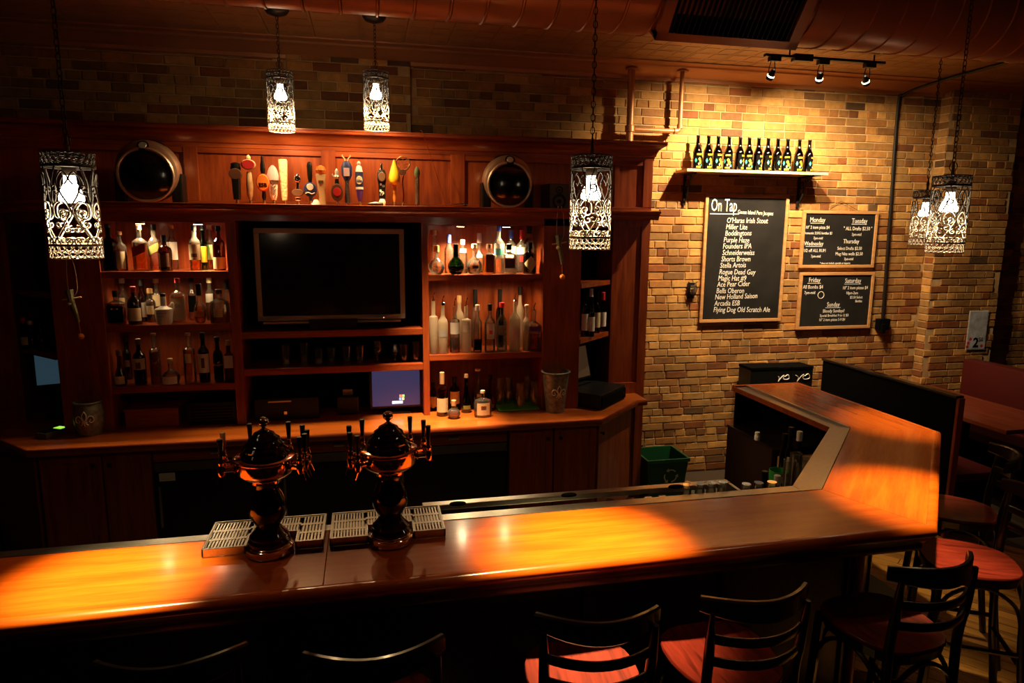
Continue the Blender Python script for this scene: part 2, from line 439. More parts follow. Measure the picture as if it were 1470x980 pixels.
# ================================================================ OVERHEAD THINGS
DY, DZ, DR = 2.98, 3.29, 0.215
duct = thing('air_duct', 'large round bronze painted air duct running under the ceiling', 'duct', (0, DY, DZ))
bm = bmesh.new(); Mx = Matrix.Rotation(PI/2, 4, 'Y')
lathe(bm, [(DR-0.006, 0.0), (DR, 0.004), (DR, 0.136), (DR+0.006, 0.139), (DR+0.006, 0.146), (DR-0.006, 0.148)], 40, M=Mx, cap=False)
dm = link('duct_section', bm, DUCTM, duct, True, (-3.6, 0, 0))
for i in range(1, 75):
    o = bpy.data.objects.new('duct_section', dm.data); COL.objects.link(o); o.parent = duct; o.location = (-3.6+i*0.147, 0, 0)
# register let into the lower front of the duct
gx0, gx1 = at(955, 40, DY-0.2).x, at(1163, 55, DY-0.2).x
Mg = Matrix.Translation((0, DY, DZ)) @ Matrix.Rotation(math.radians(-52), 4, 'X')
reg = thing('air_register', 'rectangular bronze air register with black slats set into the duct', 'vent')
bm = bmesh.new(); gr = DR+0.03
for a in ((gx0, gx1, -0.15, -0.115), (gx0, gx1, 0.115, 0.15), (gx0, gx0+0.05, -0.15, 0.15), (gx1-0.05, gx1, -0.15, 0.15)):
    box(bm, a[0], a[1], a[2], a[3], -gr, -gr+0.03, mat=Mg)
for a in ((-0.15, -0.14), (0.14, 0.15)): box(bm, gx0, gx1, a[0], a[1], -gr+0.02, -gr+0.10, mat=Mg)
link('frame', bm, DUCTM, reg)
link('backing', B(gx0+0.04, gx1-0.04, -0.12, 0.12, -gr+0.035, -gr+0.04, mat=Mg), MATTEBLACK, reg)
ns = 24
for i in range(ns):
    xx = gx0+0.055+(gx1-gx0-0.11)*(i+0.5)/ns
    link('slat', B(xx-0.0015, xx+0.0015, -0.117, 0.117, -gr+0.004, -gr+0.03, mat=Mg), IRON, reg)

# pipes over the end of the back bar
yp = 5.36
p1 = thing('fat_pipe', 'fat copper coloured pipe dropping from ceiling to top of bar hutch', 'pipe')
a = at(908, 92, yp); b2 = at(903.5, 203, yp)
bm = bmesh.new(); lathe(bm, [(0.030, 2.3), (0.030, ZC-0.02)], 16, (b2.x, yp, 0)); link('tube', bm, PIPEM, p1, True)
bm = bmesh.new(); lathe(bm, [(0.035, 0), (0.04, 0.004), (0.04, 0.05), (0.035, 0.054)], 16, (b2.x, yp, at(903, 186, yp).z-0.02)); link('collar', bm, PIPEM, p1, True)
bm = bmesh.new(); lathe(bm, [(0.05, 0), (0.05, 0.012), (0.032, 0.02)], 16, (b2.x, yp, ZC-0.04)); link('flange', bm, PIPEM, p1, True)
p2 = thing('thin_pipe', 'thinner copper coloured pipe bent into an L beside the fat pipe', 'pipe')
zb = at(930, 186.5, yp).z; xr = at(977.5, 150, yp).x
bm = bmesh.new(); tube(bm, [(b2.x+0.04, yp, zb), (xr-0.03, yp, zb), (xr-0.01, yp, zb+0.008), (xr, yp, zb+0.035), (xr, yp, ZC-0.01)], 0.0185, 12); link('tube', bm, PIPEM, p2, True)
bm = bmesh.new(); lathe(bm, [(0.022, 0), (0.025, 0.003), (0.025, 0.035), (0.022, 0.038)], 14, (xr, yp, zb+0.02))
lathe(bm, [(0.022, 0), (0.025, 0.003), (0.025, 0.03), (0.022, 0.033)], 14, (0, 0, 0), M=Matrix.Translation((xr-0.055, yp, zb)) @ Mx); link('elbow', bm, PIPEM, p2, True)
bm = bmesh.new(); lathe(bm, [(0.05, 0), (0.05, 0.008), (0.02, 0.014)], 14, (xr, yp, ZC-0.03)); link('flange', bm, PIPEM, p2, True)

# conduit down the wall with its box
cd = thing('electrical_conduit', 'dark metal conduit running down the brick wall to a small box', 'conduit')
xt, xb = at(1290, 148, YW-0.03), at(1267.5, 458, YW-0.03)
bm = bmesh.new()
tube(bm, bez([(xb.x, YW-0.025, xb.z), ((xb.x+xt.x)/2, YW-0.025, 2.4), (xt.x, YW-0.03, 3.32), (xt.x+0.015, YW-0.09, 3.44), (xt.x+0.12, YW-0.42, 3.505), (xt.x+0.1, 4.3, 3.51), (xt.x-0.05, 3.2, 3.51)], 8), 0.0135, 8)
link('tube', bm, IRON, cd, True)
link('junction_box', B(xb.x-0.062, xb.x+0.062, YW-0.06, YW-0.004, xb.z-0.10, xb.z+0.005, bev=0.006), MATTEBLACK, cd)
link('plug', B(xb.x-0.045, xb.x-0.005, YW-0.085, YW-0.055, xb.z-0.13, xb.z-0.04, bev=0.005), MATTEBLACK, cd)

# track light
ty = 4.62
TA, TB = at(1100, 77, ty), at(1264, 94, ty); tz = 3.462
tr = thing('track_light', 'black ceiling track carrying three small spot heads aimed at wall', 'light')
link('rail', B(TA.x-0.01, TB.x+0.03, ty-0.017, ty+0.017, tz, tz+0.018), BLACK, tr)
for xx in (TA.x+0.19, TB.x-0.06):
    bm = bmesh.new(); lathe(bm, [(0.006, 0), (0.006, ZC-tz)], 8, (xx, ty, tz)); link('stem', bm, IRON, tr)
link('feed_box', B(TA.x+0.22, TA.x+0.37, ty-0.028, ty+0.028, tz-0.02, tz+0.03, bev=0.004), BLACK, tr)
GLOW = plain('lamp_glow', (1, 0.9, 0.7), 0.4, emit=(1, 0.82, 0.55), es=14)
for k, hx in enumerate((1108.5, 1178, 1244.5)):
    hp = at(hx, 104+k*5, ty); hx_ = hp.x
    bm = bmesh.new(); box(bm, hx_-0.03, hx_+0.055, ty-0.022, ty+0.022, tz-0.032, tz, bev=0.003)
    ad = link('adapter', bm, BLACK, tr)
    bm = bmesh.new()
    for s in (-1, 1): tube(bm, [(hx_+s*0.014, ty, tz-0.03), (hx_+s*0.024, ty+0.005, tz-0.075), (hx_+s*0.022, ty+0.01, tz-0.135)], 0.003, 5)
    link('yoke', bm, IRON, tr)
    tgt = Vector(((2.85, 3.8, 4.9)[k], YW, (2.35, 2.3, 1.8)[k])); hd = Vector((hx_, ty+0.012, tz-0.125))
    q = (tgt-hd).to_track_quat('Z', 'Y').to_matrix().to_4x4(); Mh = Matrix.Translation(hd) @ q
    bm = bmesh.new(); lathe(bm, [(0.012, -0.045), (0.019, -0.03), (0.024, 0.0), (0.026, 0.02), (0.026, 0.03), (0.022, 0.03), (0.021, 0.012)], 16, M=Mh, cap=False); h = link('spot_head', bm, BLACK, tr, True)
    bm = bmesh.new(); lathe(bm, [(0.0, 0.010), (0.0195, 0.012)], 16, M=Mh, cap=False); link('bulb', bm, GLOW, tr)
    bm = bmesh.new(); lathe(bm, [(0.0255, 0.0), (0.0268, 0.002), (0.0268, 0.007), (0.0255, 0.009)], 16, M=Mh, cap=False); link('glass_ring', bm, GLOW, tr)
    light('track_spot', 'SPOT', hd+(tgt-hd).normalized()*0.04, (250, 260, 90)[k], None, (1.0, 0.72, 0.42), 0.02, tgt, (128, 120, 112)[k], 1.0)

# ================================================================ PENDANT LAMPS
WR, HH = 0.068, 0.31
def cyl(u, v, r=WR): return Vector((r*math.cos(u), r*math.sin(u), v))
KF = 0.31/0.34
def spiral(u0, v0, r0, turns, a0, dirn, r1=0.12, n=22):
    pts = []
    for i in range(n+1):
        t = i/n; a = a0+dirn*turns*2*PI*t; r = r0*(1-(1-r1)*t)
        pts.append((u0+math.cos(a)*r/WR, v0+math.sin(a)*r))
    return pts
def filigree():
    bm = bmesh.new(); bmt = bmesh.new(); rt = 0.0023
    def C(pts, r=rt, closed=False, k=KF): tube(bmt if sum(v for u, v in pts)/len(pts) > 0.19 else bm, [cyl(u, v*k) for u, v in pts], r, 4, closed)
    def ring(v, r=rt): tube(bmt if v > .19 else bm, [cyl(2*PI*i/36, v) for i in range(36)], r, 4, True)
    for v in (0.003, 0.040, 0.044, HH-0.044, HH-0.04, HH-0.004): ring(v)
    for v0, n in ((0.013, 22), (0.030, 22), (HH-0.031, 24), (HH-0.014, 24)):   # lace bands
        for i in range(n):
            u = 2*PI*(i+(0.5 if v0 in (0.030, HH-0.014) else 0))/n
            C([(u+math.cos(a)*0.008/WR, v0+math.sin(a)*0.008) for a in [2*PI*k/8 for k in range(8)]], 0.0016, True, 1.0)
    N5 = 4
    for i in range(N5):
        u = 2*PI*i/N5; w_ = 2*PI/N5/2
        for s in (-1, 1):
            # big lower heart lobes crossing their neighbours
            C(bez2([(u, 0.052), (u+s*w_*0.55, 0.105), (u+s*w_*0.92, 0.150), (u+s*w_*0.62, 0.182), (u+s*w_*0.18, 0.172), (u+s*w_*0.16, 0.138), (u+s*w_*0.45, 0.128), (u+s*w_*0.52, 0.150)]))
            C(spiral(u+s*w_*0.36, 0.112, 0.018, 1.1, PI/2, -s)); C(spiral(u+s*w_*0.55, 0.148, 0.015, 1.3, -PI/2, s)); C(spiral(u+s*w_*0.80, 0.095, 0.013, 1.2, PI/2, s, n=14))
            # upper S scrolls
            C(bez2([(u+s*w_, 0.165), (u+s*w_*0.62, 0.205), (u+s*w_*0.42, 0.245), (u+s*w_*0.72, 0.275), (u+s*w_*0.98, 0.255), (u+s*w_*0.80, 0.235)]))
            C(spiral(u+s*w_*0.30, 0.222, 0.017, 1.2, -PI/2, s))
            C(bez2([(u, 0.172), (u+s*w_*0.14, 0.205), (u+s*w_*0.16, 0.245), (u+s*w_*0.40, 0.290)]))
            # fan of little loops over the bottom band
            C(spiral(u+s*w_*0.28, 0.060, 0.014, 1.1, -PI/2, -s, n=14))
            C(spiral(u+s*w_*0.74, 0.060, 0.014, 1.1, -PI/2, s, n=14))
        C([(u+math.cos(a)*0.020/WR, 0.046+math.sin(a)*0.024) for a in [PI*k/8 for k in range(9)]])
        C([(u+w_+math.cos(a)*0.016/WR, 0.046+math.sin(a)*0.02) for a in [PI*k/8 for k in range(9)]])
    res = []
    for b_, m_ in ((bm, PEWTER), (bmt, PEWTER_SHADE)):
        me = bpy.data.meshes.new('filigree'); b_.to_mesh(me); b_.free(); me.materials.append(m_); res.append(me)
        for p in me.polygons: p.use_smooth = True
    return res
def bez2(c, n=6): return [(p.x, p.y) for p in bez([(a, b, 0) for a, b in c], n)]
PEWTER_SHADE = plain('pewter_painted_shade', (0.10, 0.09, 0.075), 0.40, 0.6, var=0.3, scale=90)  # same pewter, darkened in its colour for the unlit part above the bulb
FIL, FILT = filigree()
BULBGLOW = plain('bulb_glow', (1, 0.95, 0.8), 0.4, emit=(1, 0.84, 0.60), es=14)
def lathe_mesh(name, prof, seg, m, smooth=True):
    bm = bmesh.new(); lathe(bm, prof, seg)
    me = bpy.data.meshes.new(name); bm.to_mesh(me); bm.free(); me.materials.append(m)
    for p in me.polygons: p.use_smooth = smooth
    return me
BULB = lathe_mesh('bulb', [(0.028, 0.0), (0.033, 0.006), (0.033, 0.018), (0.026, 0.036), (0.017, 0.055), (0.015, 0.078)], 20, BULBGLOW)
SOCKM = plain('tan_socket', (.26, .20, .13), .5)
SOCK = lathe_mesh('socket', [(0.017, 0.078), (0.019, 0.08), (0.019, 0.115), (0.008, 0.122), (0.004, 0.20)], 16, SOCKM)
def link_mesh():
    bm = bmesh.new()
    pts = [(0.0065*math.cos(a), 0, 0.0115*math.sin(a)) for a in [2*PI*k/10 for k in range(10)]]
    tube(bm, pts, 0.0016, 4, True); return bm
def pendant(x, y, ztop, label, P=(9.0, 0.55), zceil=ZC, s=1.0):
    ztop = ztop-HH*s+HH if s != 1 else ztop
    t = thing('pendant_lamp', label, 'lamp', (x, y, ztop-HH), 0.35+x, 'filigree pendant lamps')
    for nm, me in (('filigree_shade', FIL), ('filigree_top', FILT), ('bulb', BULB), ('socket', SOCK)):
        o = bpy.data.objects.new(nm, me); COL.objects.link(o); o.parent = t
        if nm[:8] != 'filigree': o.location = (0, 0, 0.165)
    bm = bmesh.new()
    tube(bm, [(-WR, 0, HH-0.006), (WR, 0, HH-0.006)], 0.0022, 5); tube(bm, [(0, -WR, HH-0.006), (0, WR, HH-0.006)], 0.0022, 5)
    tube(bm, [(0, 0, 0.30), (0, 0, HH+0.02)], 0.004, 6); link('spider', bm, IRON, t)
    bm = bmesh.new(); tube(bm, [(0.014*math.cos(a), 0, HH+0.034+0.018*math.sin(a)) for a in [2*PI*k/16 for k in range(16)]], 0.0016, 5, True); link('hanging_ring', bm, IRON, t)
    t.scale = (s, s, s); zt = (zceil-(ztop-HH))/s; z_ = HH+0.052; bm = bmesh.new(); k = 0
    while z_ < zt-0.02:
        Ml = Matrix.Translation((0, 0, z_+0.006)) @ Matrix.Rotation(PI/2*(k % 2)+0.3, 4, 'Z')
        pts = [Ml @ Vector((0.0068*math.cos(a), 0, 0.0125*math.sin(a))) for a in [2*PI*q/8 for q in range(8)]]
        tube(bm, pts, 0.0017, 4, True); z_ += 0.0205; k += 1
    link('chain', bm, IRON, t)
    bm = bmesh.new(); tube(bm, [(0.004, 0, 0.30), (0.006, 0.002, HH+0.2), (0.003, 0, zt-0.02)], 0.0013, 4); link('flex', bm, BLACK, t)
    bm = bmesh.new(); lathe(bm, [(0.012, -0.04), (0.05, -0.028), (0.062, -0.012), (0.064, 0.0)], 24, (0, 0, zt-0.001)); link('ceiling_canopy', bm, IRON, t, True)
    l = light('pendant_light', 'SPOT', (x, y, ztop-HH+0.160), P[0], None, (1.0, 0.74, 0.30), 0.025, (x, y, 0), P[3] if len(P) > 3 else 44, 1.0)
    light('pendant_light', 'SPOT', (x, y, ztop-HH+0.160), P[2] if len(P) > 2 else 10, None, (1.0, 0.62, 0.26), 0.025, (x, y, 0), 165, 0.5)
    l2 = light('pendant_glow', 'POINT', (x, y, ztop-HH+0.10), P[1], None, (1.0, 0.76, 0.50), 0.02)
    return t
def lamp_at(px, pt, pb, dist_h=0.305):
    """real position of a shade of known height from how tall it stands in view"""
    d = ray(px, (pt+pb)/2); k = dist_h/(pb-pt); p = Vector((0, 0, CZ))+d*k
    return p.x, p.y, p.z+HH/2
x, y, zt = lamp_at(104, 222, 370); pendant(x, y, zt, 'large filigree pendant nearest the left end of the bar', (560, 0.8, 4, 37))
x, y, zt = lamp_at(848, 226, 357); pendant(x, y, zt, 'filigree pendant over bar in front of the hutch right end', (640, 1.0, 5))
x, y, zt = lamp_at(1361, 254, 362); pendant(x, y, zt, 'filigree pendant over the corner of the bar, nearer of the pair', (330, 0.8, 2.5))
x, y, zt = lamp_at(1327, 275, 351); pendant(x, y, zt, 'filigree pendant partly hidden behind another by the brick wall', (130, 0.6, 1.6))
for px, pt, lab in ((401, 102, 'small looking filigree pendant above hutch, left of the two there'), (539, 102, 'small looking filigree pendant above hutch, right of the two there')):
    p = at(px, pt, 4.56); pendant(p.x, p.y, p.z, lab, (120, 0.8, 34), s=1.17)
# ================================================================ BACK BAR
YF = 4.60; YB = 4.93; YU = 4.95
XL0, XL1, XA0, XA1 = -1.90, -1.612, -0.872, -0.812      # left pilaster, left bay, stile
XT1, XR0, XR1, XP1 = 0.368, 0.412, 1.222, 1.503
ZT, ZLEDGE = 2.238, 2.357
def cab(name, label, loc=(0, 0, 0), cat='cabinet'): return thing(name, label, cat, loc)
def panel(bm, *a, **k): box(bm, *a, **k)
lib = cab('liquor_cabinet', 'dark cherry open liquor cabinet left of television')
link('pilaster', B(XL0, XL1, YF, YB+0.02, 0.91, ZT+0.05, bev=0.004), CHERRY, lib)
link('stile', B(XA0, XA1, YF, YB, 0.91, ZT, bev=0.003), CHERRY, lib)
link('back_panel', B(XL1, XA0, YB, YB+0.015, 0.91, ZT+0.05), CHERRY, lib)
Z1, Z2, Z3 = 1.931, 1.591, 1.195
for z in (Z1, Z2, Z3): link('shelf', B(XL1, XA0, YF+0.004, YB, z-0.042, z, bev=0.003), CHERRYX, lib)
link('header', B(XL0, XA1, YF, YB, ZT, ZT+0.052), CHERRYX, lib)
tvc = cab('television_cabinet', 'dark cherry cabinet bay holding television, glasses and a monitor')
C1, C2 = 1.531, 1.283
for z in (C1, C2): link('shelf', B(XA1, XT1, YF+0.006, YB, z-0.045, z, bev=0.003), CHERRYX, tvc)
link('back_panel', B(XA1, XT1, YB, YB+0.015, 0.91, ZT+0.05), MATTEBLACK, tvc)
link('header', B(XA1, XT1, YF, YB, ZT+0.012, ZT+0.052), CHERRYX, tvc)
rib = cab('liquor_cabinet', 'lit cherry open liquor cabinet between television and right pilaster')
R1, R2 = 1.899, 1.341
link('stile', B(XT1, XR0, YF, YB, 0.91, ZT, bev=0.003), CHERRY, rib)
link('pilaster', B(XR1, XP1, YF, YB+0.02, 0.91, ZT+0.05, bev=0.004), CHERRY, rib)
link('back_panel', B(XR0, XR1, YB, YB+0.015, 0.91, ZT+0.05), CHERRY, rib)
for z in (R1, R2): link('shelf', B(XR0, XR1, YF+0.004, YB, z-0.042, z, bev=0.003), CHERRYX, rib)
link('header', B(XT1, XP1, YF, YB, ZT, ZT+0.052), CHERRYX, rib)
def puck(x, y, p, par):
    bm = bmesh.new(); lathe(bm, [(0.034, 0), (0.034, 0.012)], 20, (x, y, ZT-0.012)); k = link('puck_light', bm, CHROME, par)
    bm = bmesh.new(); lathe(bm, [(0.0, -0.002), (0.026, -0.002), (0.026, 0)], 20, (x, y, ZT-0.012), cap=False); link('lens', bm, GLOW, k)
    light('cabinet_spot', 'SPOT', (x, y, ZT-0.02), p, None, (1, 0.68, 0.34), 0.02, (x, y+0.03, 0), 140, 0.7)
xL = at(204, 325, 4.72).x; xLb = at(287, 322, 4.74).x
puck(xL, 4.685, 48, lib); puck(xLb, 4.685, 40, lib)
puck(at(661, 322, 4.69).x, 4.69, 75, rib); puck(at(727, 323, 4.68).x, 4.68, 40, rib)

def under_shelf_fill(x0, x1, z, p, par):  # unseen glowing strip and spots, added to brighten the bottles below a shelf
    link('added_fill_strip', B(x0, x1, 4.70, 4.715, z-.0435, z-.0415), plain('fill_strip_glow', (.9, .7, .4), .5, emit=(1, .7, .35), es=1.5), par)
    for i in range(3): light('shelf_fill_light', 'SPOT', (x0+(x1-x0)*(i+.5)/3, 4.707, z-.050), p/3, None, (1, .66, .32), .02, (x0+(x1-x0)*(i+.5)/3, 4.75, z-.5), 150, .8)
under_shelf_fill(XR0+.05, XR1-.05, R1, 15.0, rib)
under_shelf_fill(XL1+.05, XA0-.05, Z1, 5.5, lib)
under_shelf_fill(XL1+.05, XA0-.05, Z2, 1.6, lib)

# canted corner cabinets with open shelves and the flat end panels
def corner(sgn, label, zs, xc=-0.2):
    X = lambda x: xc+sgn*(x-xc)
    t = cab('corner_cabinet', label)
    def pr(nm, poly, z0, z1, m=CHERRYX):
        bm = bmesh.new(); prism(bm, [(X(a), b) for a, b in poly], z0, z1); return link(nm, bm, m, t)
    for z in zs: pr('shelf', [(1.512, 4.61), (1.862, 4.96), (1.862, 5.30), (1.512, 5.30)], z-0.035, z)
    pr('header', [(1.503, 4.60), (1.868, 4.965), (1.868, 5.30), (1.503, 5.30)], ZT-0.01, ZT+0.05)
    pr('back_panel', [(1.503, 5.30), (2.18, 5.30), (2.18, 5.315), (1.503, 5.315)], 0.91, 2.6, MATTEBLACK)
    pr('side_panel', [(1.49, 4.95), (1.503, 4.95), (1.503, 5.30), (1.49, 5.30)], 0.91, 2.3, DARKWOOD)
    e = pr('end_panel', [(1.868, 4.965), (2.175, 4.965), (2.175, 5.30), (1.868, 5.30)], 0.0, 2.72, CHERRY)
    for a, b, z0, z1 in ((1.868, 1.905, 0.0, 2.72), (2.105, 2.175, 0.0, 2.72), (1.905, 2.105, 2.24, 2.34), (1.905, 2.105, 0.91, 1.0)):
        bm = bmesh.new(); box(bm, min(X(a), X(b)), max(X(a), X(b)), 4.951, 4.965, z0, z1, bev=0.002); link('frame_rail' if b-a > 0.1 else 'frame_stile', bm, CHERRY, t)
    return t
zr1, zr2 = at(836, 407, 4.61).z, at(835, 487, 4.61).z
corner(1, 'angled open corner cabinet between right pilaster and brick wall', (zr1, zr2))
zl1, zl2 = at(68, 420, 4.61).z, at(83, 509, 4.61).z
corner(-1, 'angled open corner cabinet at the dark left end of back bar', (zl1, zl2))

# hutch above: ledge, panelled back, crown
hut = cab('hutch', 'long panelled cherry hutch top with crown carrying the tap handles', cat='hutch')
XE = 2.175; XW = -0.2*2-XE
bm = bmesh.new()
path = [(XW-0.03, YU-0.07), (-0.4-1.868, YU-0.07), (-0.4-1.503, YF), (XP1, YF), (1.868, YU-0.07), (XE+0.03, YU-0.07)]
prof = [(0, -0.068), (0.008, -0.068), (0.012, -0.05), (0.028, -0.036), (0.03, -0.024), (0.045, -0.02), (0.05, -0.012), (0.05, -0.002), (0.045, 0), (0, 0)]
sweep(bm, path, prof, ZLEDGE); link('ledge_moulding', bm, CHERRYX, hut, True)
bm = bmesh.new(); prism(bm, [(XW-0.03, 5.30), (XW-0.03, YU-0.07)]+path[1:5]+[(XE+0.03, YU-0.07), (XE+0.03, 5.30)], ZLEDGE-0.03, ZLEDGE-0.0005); link('ledge', bm, CHERRYX, hut)
ztop = 2.885; zcr = at(600, 192, 4.865).z
link('back_panel', B(XW+0.002, XE-0.002, YU+0.012, YU+0.3, ZLEDGE, 2.78), CHERRY, hut)
ztr = at(560, 219, YU).z; zbr = ZLEDGE+0.03
link('frame_rail', B(XW, XE, YU-0.004, YU+0.013, ztr, 2.78, bev=0.003), CHERRYX, hut)
link('frame_rail', B(XW, XE, YU-0.004, YU+0.013, ZLEDGE-0.001, zbr, bev=0.003), CHERRYX, hut)
xs = [XW, XW+0.09]+[v for c in (275, 472, 657, 838) for v in (at(c-10, 250, YU).x, at(c+10, 250, YU).x)]+[XE-0.075, XE]
for i in range(0, len(xs), 2): link('frame_stile', B(xs[i], xs[i+1], YU-0.006, YU+0.013, zbr-0.002, ztr+0.002, bev=0.003), CHERRY, hut)
bm = bmesh.new(); h = zcr
cp = [(0, -0.125), (0.006, -0.125), (0.008, -0.10), (0.016, -0.094), (0.022, -0.07), (0.036, -0.045), (0.060, -0.026), (0.078, -0.020), (0.080, -0.004), (0.085, 0.0), (0, 0)]
sweep(bm, [(XW, 5.3), (XW, YU), (XE, YU), (XE, 5.3)], cp, h); link('crown_moulding', bm, CHERRYX, hut, True)
link('top_board', B(XW-0.08, XE+0.08, YU-0.08, 5.33, h, h+0.008), CHERRYX, hut)
link('fascia', B(XW, XE, YU-0.002, YU+0.3, 2.70, h-0.002), CHERRYX, hut)

# counter and base cabinets
CF = 4.288
cpoly = [(-2.43, 5.30), (-2.43, 4.745), (-1.975, CF), (1.572, CF), (2.03, 4.745), (2.10, 4.745), (2.10, 4.95), (2.10, 5.30)]
ct = thing('back_counter', 'long cherry worktop running along below the bottle cabinets', 'counter')
bm = bmesh.new(); prism(bm, [(a, b) for a, b in cpoly if True], 0.87, 0.9095)
link('slab', bm, COUNTER, ct)
bm = bmesh.new(); sweep(bm, [(-2.43, 5.2), (-2.43, 4.745), (-1.975, CF), (1.572, CF), (2.03, 4.745), (2.10, 4.745), (2.10, 4.94)],
   [(0, -0.045), (0.010, -0.045), (0.014, -0.036), (0.014, -0.008), (0.009, -0.001), (0, 0)], 0.9095)
link('edge_moulding', bm, CHERRYX, ct, True)
base = cab('base_cabinet', 'dark cherry cupboard and drawer base under the back counter')
bm = bmesh.new(); prism(bm, [(-2.40, 5.30), (-2.40, 4.80), (-1.96, 4.355), (-1.33, 4.355), (-1.33, 5.30)], 0.08, 0.869); link('carcass', bm, DARKWOOD, base)
bm = bmesh.new(); prism(bm, [(0.922, 5.30), (0.922, 4.355), (1.56, 4.355), (1.99, 4.785), (1.99, 5.30)], 0.08, 0.869); link('carcass', bm, DARKWOOD, base)
link('rear_board', B(-1.33, 0.922, 4.90, 5.30, 0.08, 0.869), DARKWOOD, base)
def knob(x, y, z, par, rz=0):
    bm = bmesh.new(); M_ = Matrix.Translation((x, y, z)) @ Matrix.Rotation(rz, 4, 'Z') @ Matrix.Rotation(PI/2, 4, 'X')
    lathe(bm, [(0.006, 0), (0.005, 0.012), (0.013, 0.018), (0.013, 0.024), (0.006, 0.028)], 12, M=M_); link('knob', bm, IRON, par, True)
doors = [(-1.945, -1.612, -1.65), (-1.602, -1.335, -1.56), (0.93, 1.240, 1.20), (1.250, 1.560, 1.29)]
for x0, x1, xk in doors:
    bm = bmesh.new(); box(bm, x0, x1, 4.335, 4.354, 0.10, 0.855, bev=0.002)
    d = link('door', bm, CHERRY, base)
    bm = bmesh.new()
    for a in ((x0+0.002, x0+0.05, 0.102, 0.853), (x1-0.05, x1-0.002, 0.102, 0.853), (x0+0.05, x1-0.05, 0.102, 0.16), (x0+0.05, x1-0.05, 0.795, 0.853)):
        box(bm, a[0], a[1], 4.329, 4.336, a[2], a[3])
    link('frame', bm, CHERRY, d); knob(xk, 4.330, 0.78, d)
Mc = Matrix.Translation((1.572, 4.338, 0)) @ Matrix.Rotation(PI/4, 4, 'Z')
d = link('door', B(0.015, 0.60, 0, 0.018, 0.10, 0.855, mat=Mc, bev=0.002), CHERRY, base)
kp = Mc @ Vector((0.05, 0, 0.78)); knob(kp.x, kp.y, kp.z, d, PI/4)
Mc2 = Matrix.Translation((-0.4-1.572, 4.338, 0)) @ Matrix.Rotation(-PI/4, 4, 'Z')
link('door', B(-0.60, -0.015, 0, 0.018, 0.10, 0.855, mat=Mc2, bev=0.002), CHERRY, base)
for x0, x1 in ((-1.325, -0.585), (-0.578, 0.165), (0.172, 0.915)):
    d = link('drawer', B(x0, x1, 4.345, 4.90, 0.768, 0.858, bev=0.002), CHERRYX, base)
    link('pull', B((x0+x1)/2-0.035, (x0+x1)/2+0.035, 4.325, 4.345, 0.806, 0.818, bev=0.003), STEEL, d)
fr = cab('bottle_cooler', 'black bottle cooler with steel top strip under back counter', cat='fridge')
link('body', B(-1.325, 0.915, 4.36, 4.88, 0.06, 0.735), BLACK, fr)
link('steel_strip', B(-1.325, 0.915, 4.345, 4.375, 0.700, 0.760, bev=0.003), STEELD, fr)
for x0, x1 in ((-1.32, -0.59), (-0.58, 0.16), (0.17, 0.91)):
    d = link('door', B(x0, x1, 4.335, 4.358, 0.10, 0.695, bev=0.004), BLACK, fr)
    link('handle', B(x0+0.02, x0+0.035, 4.31, 4.335, 0.35, 0.62, bev=0.003), STEELD, d)
p0, p1_ = at(229, 691, 4.333), at(251, 678, 4.333)
st = link('sticker', B(p0.x, p1_.x, 4.3325, 4.334, p0.z, p1_.z), WHITEP, fr); st['label'] = 'white paper notice'
text('lettering', '- - -\n---------', (p0.x+0.012, 4.332, (p0.z+p1_.z)/2), 0.016, st, MATTEBLACK, 0.0002)

# ================================================================ BOTTLES
AMB = glass('amber_spirit', (0.88, 0.50, 0.14), 0.15); DAMB = glass('dark_amber_spirit', (0.52, 0.20, 0.05), 0.15)
GOLD = glass('gold_spirit', (0.95, 0.66, 0.22), 0.15); WATER = glass('clear_spirit', (0.94, 0.95, 0.93), 0.3)
CLR = glass('clear_glass', (0.92, 0.91, 0.86), 0.9, 0.10, 0.06, (0.8, 0.75, 0.65)); GRN = glass('green_glass', (0.05, 0.30, 0.08), 0.5)
DRK = glass('very_dark_glass', (0.04, 0.03, 0.02), 0.6); DGR = glass('dark_green_glass', (0.03, 0.07, 0.035), 0.6)
FRO = glass('frosted_glass', (0.75, 0.72, 0.64), 0.25, 0.72, 0.35, (0.86, 0.74, 0.54)); BLU = glass('pale_blue_glass', (0.62, 0.80, 0.86), 0.6)
BRN = glass('brown_glass', (0.34, 0.13, 0.04), 0.6)
SILV = plain('frosted_silver', (0.62, 0.60, 0.56), 0.35, 0.5)
def pm(name, col): return plain(name, col, 0.55)
RED, BLUE, TEAL = pm('red_paint', (0.55, 0.02, 0.02)), pm('blue_paint', (0.03, 0.07, 0.42)), pm('teal_print', (0.05, 0.45, 0.42))
YEL, ORG, NAVY = pm('yellow_paint', (0.60, 0.36, 0.01)), pm('orange_paint', (0.80, 0.22, 0.02)), pm('navy_paint', (0.015, 0.03, 0.14))
BRWN, CORK, PURP = pm('brown_paint', (0.12, 0.045, 0.02)), pm('cork', (0.50, 0.30, 0.14)), pm('purple_paint', (0.08, 0.03, 0.30))
PINK, OLIV = pm('pale_pink_paint', (0.75, 0.52, 0.55)), pm('olive_print', (0.20, 0.20, 0.05))
nk = 0.0135
